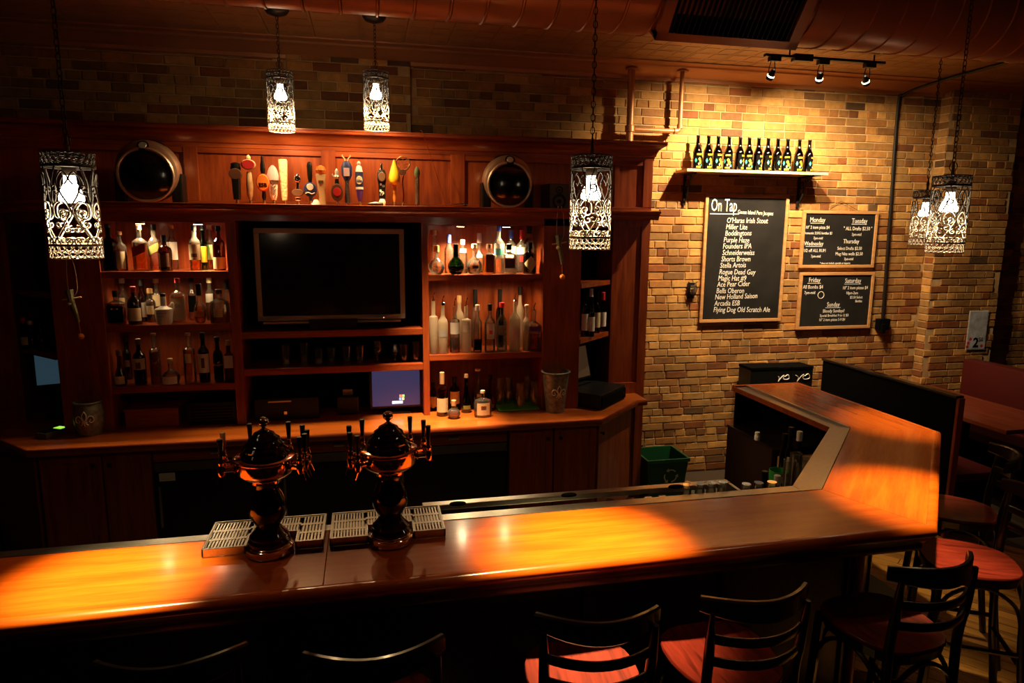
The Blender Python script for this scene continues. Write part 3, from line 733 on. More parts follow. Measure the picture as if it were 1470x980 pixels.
KIND = {
 'std': (lambda R, H: [(R*.9, 0), (R, .01), (R, H*.60), (R*.86, H*.66), (R*.5, H*.71), (nk, H*.76), (nk*.92, H*.96)], .60),
 'wine': (lambda R, H: [(R*.9, 0), (R, .01), (R, H*.58), (R*.88, H*.64), (R*.55, H*.70), (nk, H*.75), (nk, H*.97)], .58),
 'long': (lambda R, H: [(R*.9, 0), (R, .008), (R, H*.66), (R*.92, H*.685), (R*.55, H*.70), (nk, H*.72), (nk, H*.97)], .66),
 'round': (lambda R, H: [(R*.55, 0), (R*.8, H*.05), (R, H*.22), (R*.97, H*.34), (R*.72, H*.46), (R*.36, H*.54), (nk, H*.60), (nk, H*.95)], .34),
 'pear': (lambda R, H: [(R*.8, 0), (R, H*.08), (R*.98, H*.20), (R*.75, H*.36), (R*.45, H*.52), (nk, H*.66), (nk*.9, H*.96)], .22),
 'square': (lambda R, H: [(R*.93, 0), (R, .008), (R, H*.60), (R*.93, H*.64), (R*.55, H*.69), (nk, H*.72), (nk, H*.96)], .60),
 'squat': (lambda R, H: [(R*.93, 0), (R, .01), (R, H*.56), (R*.88, H*.64), (R*.4, H*.70), (nk, H*.73), (nk, H*.90)], .56),
 'jug': (lambda R, H: [(R*.72, 0), (R*.82, H*.06), (R, H*.44), (R*.93, H*.50), (R*.55, H*.55), (nk*1.3, H*.60), (nk*1.3, H*.9)], .44),
}
def patch(bm, R, a0, a1, z0, z1, n=2.0, sy=1.0, seg=8, diamond=False, tilt=0.0):
    ring = []
    for i in range(seg+1):
        t = i/seg; a = a0+(a1-a0)*t; ca, sa = math.cos(a), math.sin(a)
        q = (abs(ca)**n+abs(sa)**n)**(-1.0/n) if n != 2 else 1.0
        h = 1-abs(2*t-1) if diamond else 1.0
        zc = (z0+z1)/2+tilt*(t-0.5); hh = (z1-z0)/2*h
        p = (R*q*ca, R*q*sa*sy)
        ring.append((bm.verts.new((*p, zc-hh-1e-5)), bm.verts.new((*p, zc+hh))))
    for a, b in zip(ring, ring[1:]): bm.faces.new((a[0], b[0], b[1], a[1]))
def bottle(label, px0, px1, pt, zs, Y, kind='std', glassm=CLR, cap=(BLACK, .12), lab=None, liq=None, pour=False, group='bottles', n=2.0, sy=1.0, name='bottle', lab2=None, rz=0.0, maxh=None, capr=1.25):
    mid = (px0+px1)/2
    x = at(mid, pt+30, Y).x; H = at(mid, pt, Y).z-zs
    if maxh: H = min(H, maxh)
    R = (at(px1, pt+40, Y).x-at(px0, pt+40, Y).x)/2
    if kind == 'square' and n == 2.0: n = 7.0; sy = 0.8
    for lo, hi, zz in ((XL1, XA0, (Z1, Z2, Z3)), (XR0, XR1, (R1, R2, 0.91))):      # keep clear of the cabinet sides
        if zs in zz and lo-.1 < x < hi+.1 and Y > YF: x = max(lo+R+.004, min(hi-R-.004, x))
    prof, bt = KIND[kind]; prof = prof(R, H)
    prof = [(max(r, nk*0.8), z) for r, z in prof]
    t = thing(name, label, 'bottle' if name == 'bottle' else name, (x, Y, zs), rz, group)
    bm = bmesh.new(); lathe(bm, prof, 18, n=n, sy=sy); link('glass_body', bm, glassm, t, True)
    if cap:
        cm, f = cap; bm = bmesh.new(); zc = H*(1-f)
        lathe(bm, [(nk*capr, zc), (nk*capr, H-0.002), (nk*capr*.85, H)], 12); c = link('cap', bm, cm, t, True)
    if pour:
        bm = bmesh.new(); lathe(bm, [(nk*.9, H*.96), (nk*1.1, H*.975), (nk*.8, H*1.0)], 10)
        tube(bm, [(0, 0, H), (0, 0, H+0.02), (0.010, 0, H+0.048)], 0.0035, 6); link('pour_spout', bm, CHROME, t, True)
    if liq:
        lm, f = liq; top = H*f; pr = []
        for (r, z), (r2, z2) in zip(prof, prof[1:]):
            if z < top:
                pr.append((max(0.004, r-0.003), max(z, 0.004)))
                if z2 >= top: pr.append((max(0.004, r+(r2-r)*(top-z)/max(1e-6, z2-z)-0.003), top))
        if len(pr) > 1:
            bm = bmesh.new(); lathe(bm, pr, 16, n=n, sy=sy); link('liquor', bm, lm, t, True)
    for q in (lab, lab2):
        if q:
            lm, z0, z1, half = q[:4]; bm = bmesh.new(); ex = q[4] if len(q) > 4 else {}
            rr = R
            if kind in ('round', 'pear'): 
                zz = H*(z0+z1)/2; rr = max(r0+(r1-r0)*(zz-a0_)/max(1e-6, a1_-a0_) if a0_ <= zz <= a1_ else 0 for (r0, a0_), (r1, a1_) in zip(prof, prof[1:]))
                rr = min(R, rr*1.05)
            patch(bm, rr+0.0012, -PI/2-half, -PI/2+half, H*z0, H*z1, n, sy, **ex); link('bottle_label', bm, lm, t, True)
    return t
ya, yb_, yc = 4.66, 4.75, 4.85     # front, middle and back rows on a shelf
G = 'whiskies on the lit upper left shelf'
bottle('tall dark green square bottle at left end of lit left shelf', 144, 163, 321, Z1, ya, 'square', DGR, (BLACK, .08), group=G)
bottle('pale round bottle with cork and faded label, lit left shelf', 163.5, 182, 332, Z1, ya+.02, 'std', CLR, (CORK, .09), (CREAM, .06, .5, 1.0), (AMB, .55), group=G)
bottle('square whisky bottle with slanted red label', 190, 211, 323, Z1, ya+.03, 'square', CLR, (CORK, .10), (RED, .36, .56, .75, dict(tilt=0.03)), (AMB, .50), group=G)
bottle('square whisky bottle with slanted black and gold label', 213, 230, 322, Z1, yb_, 'square', CLR, (BLACK, .12), (OLIV, .38, .56, .75, dict(tilt=0.03)), (AMB, .62), group=G)
bottle('small dark brown bottle with black stopper, lit left shelf', 227, 247, 337, Z1, ya-.01, 'squat', BRN, (BLACK, .18), (BRWN, .12, .5, .8), (DAMB, .5), group=G)
bottle('tall amber bottle with big white label, lit left shelf', 239, 255, 323, Z1, yc, 'std', CLR, (CORK, .08), (WHITEP, .22, .62, 1.3), (AMB, .6), group=G)
bottle('whisky bottle with cream label and brown bird smudge', 271, 288, 323, Z1, ya+.04, 'std', CLR, (BLACK, .12), (CREAM, .24, .58, 1.2), (AMB, .56), group=G, lab2=(BRWN, .30, .38, .5))
bottle('slim green bottle with yellow label, lit left shelf', 286.5, 297, 324, Z1, yb_, 'wine', GRN, (BLACK, .1), (YEL, .18, .54, 1.2), group=G)
bottle('amber bottle with pale yellow label behind the green one', 296, 307.5, 323, Z1, yc, 'std', CLR, (WHITEP, .1), (CREAM, .22, .56, 1.3), (AMB, .6), group=G)
bottle('dark amber bottle with cream foot label, right end of lit left shelf', 305, 323, 324, Z1, ya+.03, 'std', BRN, (BLACK, .12), (CREAM, .04, .30, 1.2), group=G)
G = 'bourbons on the second left shelf'
bottle('square black-labelled whiskey bottle, left end of second left shelf', 147, 171, 417, Z2, ya, 'square', CLR, (BLACK, .18), (MATTEBLACK, .08, .56, .8), (DAMB, .6), group=G, lab2=(WHITEP, .46, .5, .4))
bottle('clear bottle with pale green label behind the black square one', 168, 182, 399, Z2, yc, 'std', CLR, (WHITEP, .12), (CREAM, .2, .55, .6), (AMB, .3), group=G)
bottle('red-capped dark bottle with plain yellow label, second left shelf', 183, 203, 411, Z2, ya+.01, 'wine', DRK, (RED, .16), (CREAM, .10, .44, 1.3), group=G)
bottle('tall black-capped bottle with white label behind yellow-labelled one', 197, 211, 400, Z2, yb_+.03, 'wine', BRN, (BLACK, .16), (WHITEP, .12, .46, 1.1), group=G)
bottle('amber bottle with torn cream shoulder label, second left shelf', 218, 233, 400, Z2, yc, 'std', CLR, (CORK, .1), (CREAM, .35, .62, 1.1), (AMB, .6), group=G)
bottle('short amber bottle with cork behind the ceramic jug', 210, 224, 414, Z2, yb_, 'squat', CLR, (CORK, .14), (CREAM, .25, .5, .8), (DAMB, .6), group=G)
jug = bottle('white ceramic whiskey jug with black stopper', 222, 249, 421, Z2, ya-.015, 'jug', PORCELAIN, (BLACK, .38), (PORCELAIN, .2, .3, .5), group=G)
jug['category'] = 'jug'
bm = bmesh.new(); tube(bm, bez([(0.03, 0, 0.11), (0.055, 0, 0.135), (0.058, 0, 0.10), (0.052, 0, 0.082)], 6), 0.005, 6); link('handle', bm, PORCELAIN, jug, True)
o = text('lettering', '~~~~~\n ~~~', (-0.028, -0.058, 0.07), 0.020, jug, MATTEBLACK, 0.0003)
b = bottle('big square bourbon bottle with 101 on cream label', 245, 267, 399, Z2, ya+.05, 'square', CLR, (RED, .10), (CREAM, .06, .56, .78), (AMB, .56), group=G)
text('lettering', '101', (-0.026, -0.0515, 0.105), 0.032, b, MATTEBLACK, 0.0003)
bottle('bottle with oval black label, second left shelf', 270, 282, 398, Z2, yc-.02, 'std', CLR, (BLACK, .1), (MATTEBLACK, .2, .58, 1.0), (AMB, .5), group=G)
bottle('round amber decanter with collar label, second left shelf', 277, 296, 407, Z2, ya+.01, 'round', CLR, (BLACK, .3), (ORG, .18, .32, .8), (AMB, .42), group=G)
bottle('cream-capped bottle with round white label, second left shelf', 295, 308, 397, Z2, yb_+.04, 'std', CLR, (CREAM, .14), (WHITEP, .42, .62, .9), (AMB, .6), group=G)
bottle('squat clear decanter with 9 on it and a flat stopper', 301, 330, 415, Z2, ya, 'squat', CLR, (BRWN, .12), (CREAM, .2, .44, .45), (DAMB, .30), group=G, capr=1.6)
bottle('slim dark-capped bottle at right end of second left shelf', 321, 332.5, 402, Z2, yb_+.03, 'long', CLR, (BLACK, .22), (CREAM, .12, .4, .9), (AMB, .4), group=G)
G = 'rums on the third left shelf'
bottle('pear-shaped brandy bottle at left end of third left shelf', 161, 179, 502, Z3, ya, 'pear', BRN, (BRWN, .16), (CREAM, .06, .28, .9), (DAMB, .4), group=G)
bottle('dark slim bottle behind the pear-shaped brandy', 173, 184, 482, Z3, yc, 'wine', DRK, (BLACK, .12), (BRWN, .3, .45, .8), group=G)
bottle('dark rum bottle with picture on cream label', 191, 209, 486, Z3, ya+.02, 'std', DRK, (BRWN, .12), (CREAM, .34, .58, 1.2), group=G, lab2=(BRWN, .36, .5, .4))
bottle('tall slim reddish bottle with small cap, third left shelf', 214, 230, 478, Z3, ya, 'long', CLR, (CORK, .04), None, (DAMB, .62), group=G)
bottle('round jug of clear liquor with white label and cork', 233, 259, 514, Z3, ya-.02, 'round', CLR, (CREAM, .18), (WHITEP, .06, .34, .9), (WATER, .4), group=G)
bottle('tall straight bottle of pale cloudy liqueur, third left shelf', 262.5, 280, 477.5, Z3, ya-.01, 'long', CLR, (CORK, .05), (CREAM, .42, .6, .5), (GOLD, .66), group=G)
bottle('dark bottle with off-white label and figure, third left shelf', 284, 300, 477, Z3, ya+.02, 'std', DRK, (BLACK, .12), (WHITEP, .20, .58, 1.2), group=G, lab2=(BRWN, .30, .5, .3))
bottle('almost black bottle with pale collar, third left shelf', 306, 320, 483, Z3, ya+.02, 'std', DRK, (BLACK, .1), (ZINC, .36, .40, 1.2), group=G)
bottle('bottle with tapered white label at right end, third left shelf', 322, 336, 488, Z3, ya+.0, 'square', BRN, (CORK, .12), (WHITEP, .34, .64, .75), group=G)
G = 'tequilas and gins on the lit upper right shelf'
bottle('round clear tequila bottle with ball stopper, left end', 615, 638, 352, R1, ya, 'round', CLR, (CORK, .22), None, (WATER, .3), group=G, capr=1.5)
bottle('slim tall clear bottle with cork behind the round one', 619, 628, 330, R1, yc, 'long', CLR, (CORK, .12), None, group=G)
bottle('clear bottle with blue and white cap, lit right shelf', 638, 651, 336.5, R1, yb_+.02, 'std', CLR, (BLUE, .22), None, (WATER, .5), group=G)
bottle('round green flask bottle with black neck', 643, 666, 350, R1, ya, 'round', GRN, (MATTEBLACK, .42), None, (DGR, .26), group=G, sy=.6)
bottle('clear decanter with round white stopper, lit right shelf', 658, 671, 344, R1, yb_, 'squat', CLR, (WHITEP, .14), (WHITEP, .62, .74, .8), (WATER, .3), group=G)
bottle('rounded clear bottle with dark motif and square stopper', 670, 692, 350, R1, ya+.01, 'round', CLR, (CREAM, .14), (BRWN, .2, .3, .4), (WATER, .35), group=G, capr=1.5)
bottle('gold tequila bottle with tall white cap', 680, 696, 334.5, R1, yc, 'round', CLR, (PINK, .25), (WHITEP, .38, .46, .7), (GOLD, .5), group=G)
bottle('squat gold tequila bottle with dark arched label', 693, 711, 350, R1, ya+.01, 'square', CLR, (BRWN, .15), (BRWN, .06, .66, .55), (GOLD, .6), group=G, capr=1.5)
bottle('tall clear gin bottle with green and teal label', 708, 724, 323, R1, ya+.06, 'std', CLR, (BLUE, .12), (WHITEP, .32, .62, 1.1), (WATER, .5), group=G, lab2=(TEAL, .38, .52, .8))
bottle('wide clear gin bottle with blue cap', 725, 742, 330, R1, yc-.01, 'std', CLR, (BLUE, .20), (WHITEP, .35, .62, 1.2), (WATER, .5), group=G)
bottle('square clear bottle with black cap and brown crest', 720, 741, 350, R1, ya, 'square', CLR, (BLACK, .2), (BRWN, .2, .52, .6), (WATER, .5), group=G, capr=1.5)
bottle('clear gin bottle with bright red cap', 741, 757, 330, R1, yb_+.04, 'std', CLR, (RED, .22), (WHITEP, .44, .6, 1.2), (WATER, .6), group=G, lab2=(RED, .26, .40, .5))
bottle('black apothecary bottle with pale diamond label', 751, 769, 348, R1, ya, 'squat', DRK, (MATTEBLACK, .2), (CREAM, .08, .58, 1.1, dict(diamond=True)), group=G, capr=1.3)
bottle('tall clear bottle with dark cap at right end, lit right shelf', 757, 774, 324.5, R1, yc-.02, 'std', CLR, (BLACK, .16), None, group=G)
G = 'vodkas on the second right shelf'
yv = 4.665
bottle('tall frosted vodka bottle with pour spout, left end of shelf', 615.5, 628, 429, R2, yv-.02, 'long', FRO, None, None, None, True, G)
bottle('frosted vodka bottle with geese smudge and pour spout', 628.5, 643, 434, R2, yv-.01, 'std', FRO, (CHROME, .05), (SILV, .34, .46, .8), None, True, G)
bottle('vodka bottle with white shoulder label and dark base label', 645.5, 660, 437, R2, yv+.01, 'long', CLR, None, (WHITEP, .40, .64, 1.1), (DAMB, .3), True, G)
bottle('pale gold bottle behind, with gold capsule, second right shelf', 653, 666, 424, R2, yc, 'std', FRO, (CORK, .14), None, (GOLD, .5), False, G)
bottle('frosted bottle of amber flavoured vodka with pour spout', 662, 676.5, 437, R2, yv+.01, 'long', FRO, None, (WHITEP, .44, .64, .8), None, True, G)
bottle('tall black-capped bottle behind, nearer the television', 676.5, 688, 415, R2, yc, 'std', CLR, (BLACK, .30), None, (AMB, .4), False, G)
bottle('clear bottle with white cap and dark lower label', 679, 692, 437, R2, yv+.01, 'std', CLR, (WHITEP, .12), (MATTEBLACK, .05, .28, .9), None, False, G)
bottle('clear vodka bottle with tall white label and red squares', 695.5, 711, 436, R2, yv+.01, 'std', CLR, (BLACK, .14), (WHITEP, .28, .60, .75), (WATER, .5), False, G, lab2=(RED, .38, .46, .3))
bottle('tall black-capped bottle behind, nearer the red-capped one', 712, 723, 415, R2, yc, 'std', DGR, (BLACK, .30), None, None, False, G)
bottle('pale blue vodka bottle with bright red cap', 713, 728, 434, R2, yv+.02, 'std', BLU, (RED, .10), (ZINC, .34, .54, .9), (WATER, .3), False, G, capr=1.5)
bottle('wide frosted vodka bottle with faded red print and spout', 731, 747, 430, R2, yv+.02, 'std', FRO, None, (PINK, .22, .46, .8), None, True, G)
bottle('tall frosted bottle with dark neck standing behind', 741, 752, 411, R2, yc, 'wine', FRO, (BLACK, .14), None, None, False, G)
bottle('slim frosted vodka bottle with white ring cap', 750.5, 761.5, 437, R2, yv+.02, 'std', FRO, (WHITEP, .05), (SILV, .50, .54, .8), None, False, G)
b = bottle('red spirit bottle lettered VODKA at right end of shelf', 761, 778, 444, R2, yv-.01, 'square', CLR, None, (PURP, .50, .60, .8), (glass('red_spirit', (0.55, 0.13, 0.06), 0.15), .5), True, G)
text('lettering', 'VODKA', (-0.036, -0.036, 0.128), 0.022, b, CHALK, 0.0003)
G = 'whiskies standing on the back counter'
ZC0 = 0.91
bottle('brown bottle with cream label at left end of counter bay', 616, 628, 549, ZC0, yb_, 'std', BRN, (BLACK, .12), (CREAM, .12, .5, 1.2), group=G)
bottle('bottle with long wooden stopper and yellow label', 626.5, 643, 534, ZC0, 4.58, 'std', BRN, (CORK, .28), (CREAM, .10, .42, 1.2), group=G)
bottle('dark bottle with tall cream label on back counter', 645, 660, 541, ZC0, yb_-.02, 'std', DRK, (BLACK, .18), (CREAM, .2, .58, 1.1), group=G)
bottle('small round amber decanter in front on back counter', 642, 661, 574, ZC0, 4.50, 'round', CLR, (CORK, .3), None, (DAMB, .3), group=G)
bottle('dark green shouldered bottle on back counter', 661.5, 677, 536, ZC0, ya-.02, 'pear', DGR, (CORK, .1), (OLIV, .1, .2, .7), group=G)
bottle('squat crown-embossed amber bottle with arched gold label', 680.5, 705.5, 560, ZC0, 4.50, 'squat', CLR, (CREAM, .1), (CREAM, .1, .56, .8), (DAMB, .5), group=G, lab2=(BRWN, .3, .45, .3), sy=.7)
bottle('round-shouldered amber bottle with glass stopper on counter', 677, 695, 529, ZC0, yb_, 'round', CLR, (CREAM, .05), (CREAM, .3, .38, .3), (DAMB, .35), group=G, capr=1.7)
bottle('slim brown bottle beside the green bar mat', 695.5, 711.5, 538, ZC0, ya, 'pear', BRN, (BLACK, .1), (BRWN, .1, .2, .6), group=G)
# ---- wine and dark bottles in the corner cabinets
G = 'wine bottles in the right corner cabinet'
for px, pt, Y, cp_, lb, lab in ((839.5, 417, 4.74, MATTEBLACK, WHITEP, 'wine bottle at front left of right corner shelf, white label'),
    (848, 414, 4.86, WHITEP, CREAM, 'pale-capped wine bottle second along right corner shelf'),
    (848.5, 426, 4.74, MATTEBLACK, WHITEP, 'wine bottle standing low in front of pale-capped one'),
    (856.5, 418, 4.90, MATTEBLACK, CREAM, 'wine bottle with yellow label on right corner shelf'),
    (865, 419, 4.96, RED, WHITEP, 'red-capped wine bottle at right end of corner shelf')):
    bottle(lab, px-5, px+5, pt, zr2, Y, 'wine', DGR, (cp_, .2), (lb, .14, .5, 1.2), group=G)
G = 'dark bottles in the left corner cabinet'
for px, pt, Y, cp_, lb, lab in ((36, 455, 4.85, RED, CREAM, 'dim squat bottle with round tan label, left corner cabinet'),
    (46, 460, 4.95, WHITEP, None, 'dim pale-capped bottle in the left corner cabinet'), (60, 456, 4.84, MATTEBLACK, None, 'dim black bottle nearest the left pilaster')):
    bottle(lab, px-6, px+6, pt, zl2, Y, 'std', DRK, (cp_, .15), (lb, .15, .4, 1.0) if lb else None, group=G)

# ---- glasses on the shelf below the television
GL = [(411, .14), (437, .15), (458, .11), (476, .11), (498, .12), (517, .12), (542, .15), (567, .12), (580, .12), (598, .14)]
nm = ['tall beer glass, first from the left on dark glass shelf', 'tall beer glass, second from left on dark glass shelf', 'tumbler glinting brightly, left of the glinting pair',
 'tumbler glinting brightly, right of the glinting pair', 'tumbler between the glinting pair and the shelf middle', 'short cut tumbler near the shelf middle', 'stemmed snifter glass with bright foot on dark shelf',
 'tumbler just right of the snifter', 'tumbler before the last glass on shelf', 'tall glass at right end under the television']
def glassware(x, y, z, r, h, label, group, m=CLR, stem=False, inv=False, cat='glass', name='drinking_glass'):
    t = thing(name, label, cat, (x, y, z), 0, group)
    bm = bmesh.new()
    if stem:
        lathe(bm, [(r*.8, 0), (r*.75, .004), (.006, .012), (.005, h*.3), (r*.7, h*.42), (r*1.05, h*.6), (r*.7, h), (r*.66, h), (r*1.0, h*.6), (r*.6, h*.42), (.002, h*.4)], 16, cap=False)
    else:
        pr = [(0.001, 0), (r*.8, 0), (r, h), (r-.0025, h), (r*.8-.002, .012), (.001, .012)]
        if inv: pr = [(a, h-b) for a, b in pr]
        lathe(bm, pr, 18, cap=False)
    link('bowl', bm, m, t, True); return t
for (px, h), l in zip(GL, nm):
    glassware(at(px, 515, 4.72).x, 4.72, C2, .034, h, l, 'glasses on the shelf below the television', stem='snifter' in l)
# ---- pitchers upside down on a green bar mat
m0, m1 = at(714, 590, 4.66), at(776, 590, 4.66)
mat_ = link('bar_mat', B(m0.x, min(m1.x, XR1-0.01), 4.60, 4.86, 0.911, 0.918, bev=0.002), plain('lime_rubber', (0.18, 0.85, 0.03), 0.6, bump=0.4, scale=200)); tag(mat_, 'lime green rubber bar mat under upturned jars', 'bar mat')
for px, Y, l in ((717, 4.80, 'upturned glass jar at left rear of green mat'), (730, 4.82, 'upturned glass jar second along rear of green mat'), (747, 4.68, 'upturned glass jar in front at middle of green mat'),
                 (757, 4.83, 'upturned glass jar at right rear of green mat'), (768, 4.70, 'upturned glass jar at front right of green mat')):
    glassware(at(px, 560, Y).x, Y, 0.9182, .036, .20 if Y > 4.75 else .185, l, 'upturned jars on the green mat', inv=True, cat='jar', name='glass_jar')

# ---- television
a, b = at(363, 327, 4.66), at(582, 457, 4.66)
tv = thing('television', 'flat screen television with tan bezel and dark blank screen', 'television', ((a.x+b.x)/2, 4.70, C1))
W2, zb_, zt_ = (b.x-a.x)/2, b.z-C1, a.z-C1
bz = plain('bronze_bezel', (0.42, 0.33, 0.22), 0.45, 0.3)
bm = bmesh.new(); t_ = 0.033
for q in ((-W2, W2, zt_-t_, zt_), (-W2, W2, zb_, zb_+t_), (-W2, -W2+t_, zb_+t_, zt_-t_), (W2-t_, W2, zb_+t_, zt_-t_)): box(bm, q[0], q[1], -0.045, 0.0, q[2], q[3], bev=0.004)
link('bezel', bm, bz, tv)
link('screen', B(-W2+t_, W2-t_, -0.036, -0.02, zb_+t_, zt_-t_), plain('screen_glass', (0.006, 0.005, 0.006), 0.12, coat=0.5), tv)
link('housing', B(-W2+0.02, W2-0.02, -0.01, 0.07, zb_+0.02, zt_-0.02), BLACK, tv)
link('speaker_strip', B(-W2+0.03, W2-0.03, -0.04, 0.0, zb_-0.022, zb_-0.006, bev=0.003), bz, tv)
link('stand', B(-0.16, 0.16, -0.05, 0.10, 0.0, zb_+0.01, bev=0.006), BLACK, tv)
link('status_lamp', B(W2-0.15, W2-0.145, -0.046, -0.044, zb_+0.008, zb_+0.013), plain('red_led', (1, .2, .1), .5, emit=(1, .5, .3), es=3), tv)

# ---- monitors, till, card reader
SCRB = plain('blue_screen', (0.02, 0.02, 0.06), 0.3, emit=(0.07, 0.07, 0.19), es=0.45)
def monitor(label, c, rz, w_, h_, scr, foot=0.10, lean=0.0, logo=False):
    t = thing('monitor', label, 'monitor', c, rz)
    Ml = Matrix.Translation((0, 0, foot)) @ Matrix.Rotation(lean, 4, 'X')
    link('housing', B(-w_/2-.018, w_/2+.018, 0, .045, 0, h_+.036, mat=Ml, bev=0.005), BLACK, t)
    s = link('screen', B(-w_/2, w_/2, -.003, .002, .018, .018+h_, mat=Ml), scr, t)
    link('foot', B(-.10, .10, -.04, .12, 0, .014, bev=0.004), BLACK, t); link('neck', B(-.03, .03, .03, .06, .01, foot+.06), BLACK, t)
    if logo:
        lw = plain('screen_white', (1, 1, 1), .5, emit=(0.9, 0.95, 1), es=1.4)
        link('logo_text_band', B(-.03, .045, -.006, -.004, .065, .085), lw, t)
        for i, (cc, dx, dz) in enumerate((((1, .3, .15), .022, .112), ((.4, .9, .3), .042, .112), ((.3, .6, 1), .020, .090), ((1, .9, .3), .040, .090))):
            link('logo_pane', B(dx, dx+.016, -.006, -.004, dz, dz+.018), plain('screen_c%d' % i, cc, .5, emit=cc, es=1.2), t)
    return t
a, b = at(535, 583, 4.72), at(606, 532, 4.72)
monitor('bar computer monitor with dark blue screen and small logo', ((a.x+b.x)/2-.01, 4.72, 0.91), 0.02, .335, .255, SCRB, a.z-.91-.02, logo=True)
SCRG = plain('grey_blue_screen', (0.03, 0.05, 0.06), 0.3, emit=(0.04, 0.085, 0.12), es=0.42)
a = at(68, 545, 4.82)
monitor('monitor with pale blue screen in left corner cabinet', (a.x-.01, 5.02, 0.91), 0.35, .26, .25, SCRG, .22, -0.10)
SCRT = plain('tan_screen', (0.05, 0.035, 0.02), 0.35, emit=(0.07, 0.035, 0.015), es=0.5)
monitor('till monitor tilted back in the right corner cabinet', (1.60, 4.88, 1.022), PI/4-0.15, .30, .24, SCRT, .03, -0.22)
till = thing('cash_drawer', 'black cash drawer on angled end of back counter', 'cash register', (1.70, 4.72, .911), PI/4)
link('case', B(-.20, .24, -.12, .26, 0, .11, bev=0.006), BLACK, till)
link('drawer', B(-.19, .23, -.13, -.12, .012, .09, bev=0.003), MATTEBLACK, till)
bm = bmesh.new(); lathe(bm, [(.008, 0), (.008, .01)], 10, M=Matrix.Translation((.17, -.13, .06)) @ Matrix.Rotation(PI/2, 4, 'X')); link('lock', bm, CHROME, till)
cdp = atz(72, 628, .911)
cr_ = thing('card_reader', 'small card reader with glowing green display on left counter', 'card reader', (cdp.x, cdp.y+.06, .911), -0.5)
bm = bmesh.new(); Mt = Matrix.Rotation(-0.25, 4, 'X'); box(bm, -.045, .045, -.09, .09, .0, .035, bev=0.006); link('case', bm, plain('dim_grey_plastic', (.10, .08, .06), .5), cr_)
link('display', B(-.03, .03, .02, .065, .0352, .037), plain('green_lcd', (.3, .8, .1), .5, emit=(.45, 1, .08), es=.9), cr_)
bm = bmesh.new()
for i in range(3):
    for j in range(4): box(bm, -.03+i*.022, -.014+i*.022, -.075+j*.02, -.062+j*.02, .035, .039)
link('keypad', bm, BLACK, cr_)
# equipment in the dark lower bays
st = thing('amplifier', 'black amplifier on counter under left liquor shelves', 'amplifier', (-1.03, 4.76, .911))
link('case', B(-.15, .15, -.13, .15, 0.005, .15, bev=0.004), BLACK, st)
for i in range(6): link('vent_slat', B(-.13, .13, -.134, -.128, .02+i*.02, .026+i*.02), MATTEBLACK, st)
cr2 = thing('wooden_box', 'low reddish wooden box in dark bay by the amplifier', 'box', (-1.40, 4.74, .911))
link('side', B(-.16, .16, -.10, .12, 0, .11, bev=0.003), CHERRYX, cr2); link('lid', B(-.165, .165, -.105, .125, .11, .125, bev=0.003), CHERRYX, cr2)
rc = thing('receipt_printer', 'black receipt printer deep in bay left of the blue monitor', 'printer', (at(500, 580, 4.80).x, 4.80, .911))
link('case', B(-.075, .075, -.09, .09, 0, .13, bev=0.01), BLACK, rc); link('paper', B(-.035, .035, -.03, -.028, .125, .17), plain('dim_paper', (.25, .22, .18), .8), rc)
rd = thing('audio_receiver', 'wide black receiver in the dark bay below the glasses', 'amplifier', (at(415, 585, 4.78).x, 4.78, .911))
link('case', B(-.21, .21, -.12, .13, 0, .15, bev=0.004), BLACK, rd); link('dial', B(-.02, .0, -.125, -.119, .04, .06), CHROME, rd); link('foil_label', B(-.12, .03, -.123, -.12, .125, .135), CREAM, rd)

# ---- galvanised buckets with fleur-de-lis
def fleur(par, R_, zc, s, zr=lambda z: 0):
    def pt(u, v): 
        r = R_(zc+v*s)+.0015; a = -PI/2+u*s/r; return Vector((r*math.cos(a), r*math.sin(a), zc+v*s))
    bm = bmesh.new()
    def C(c, r=.0032): tube(bm, [pt(u, v) for u, v in bez2(c, 5)], r, 5)
    C([(0, 1.15), (.22, .75), (.2, .35), (.07, .05), (0, -.1)]); C([(0, 1.15), (-.22, .75), (-.2, .35), (-.07, .05), (0, -.1)])
    for k in (-1, 1):
        C([(k*.10, -.12), (k*.28, .25), (k*.55, .58), (k*.92, .45), (k*.98, .0), (k*.72, -.22), (k*.52, -.02), (k*.70, .18)])
        C([(k*.04, -.12), (k*.2, -.35), (k*.40, -.52)])
    C([(-.32, -.14), (0, -.18), (.32, -.14)]); C([(0, -.18), (0, -.62)])
    o = link('fleur_de_lis', bm, EMBOSS, par, True); o['label'] = 'raised fleur-de-lis emblem'
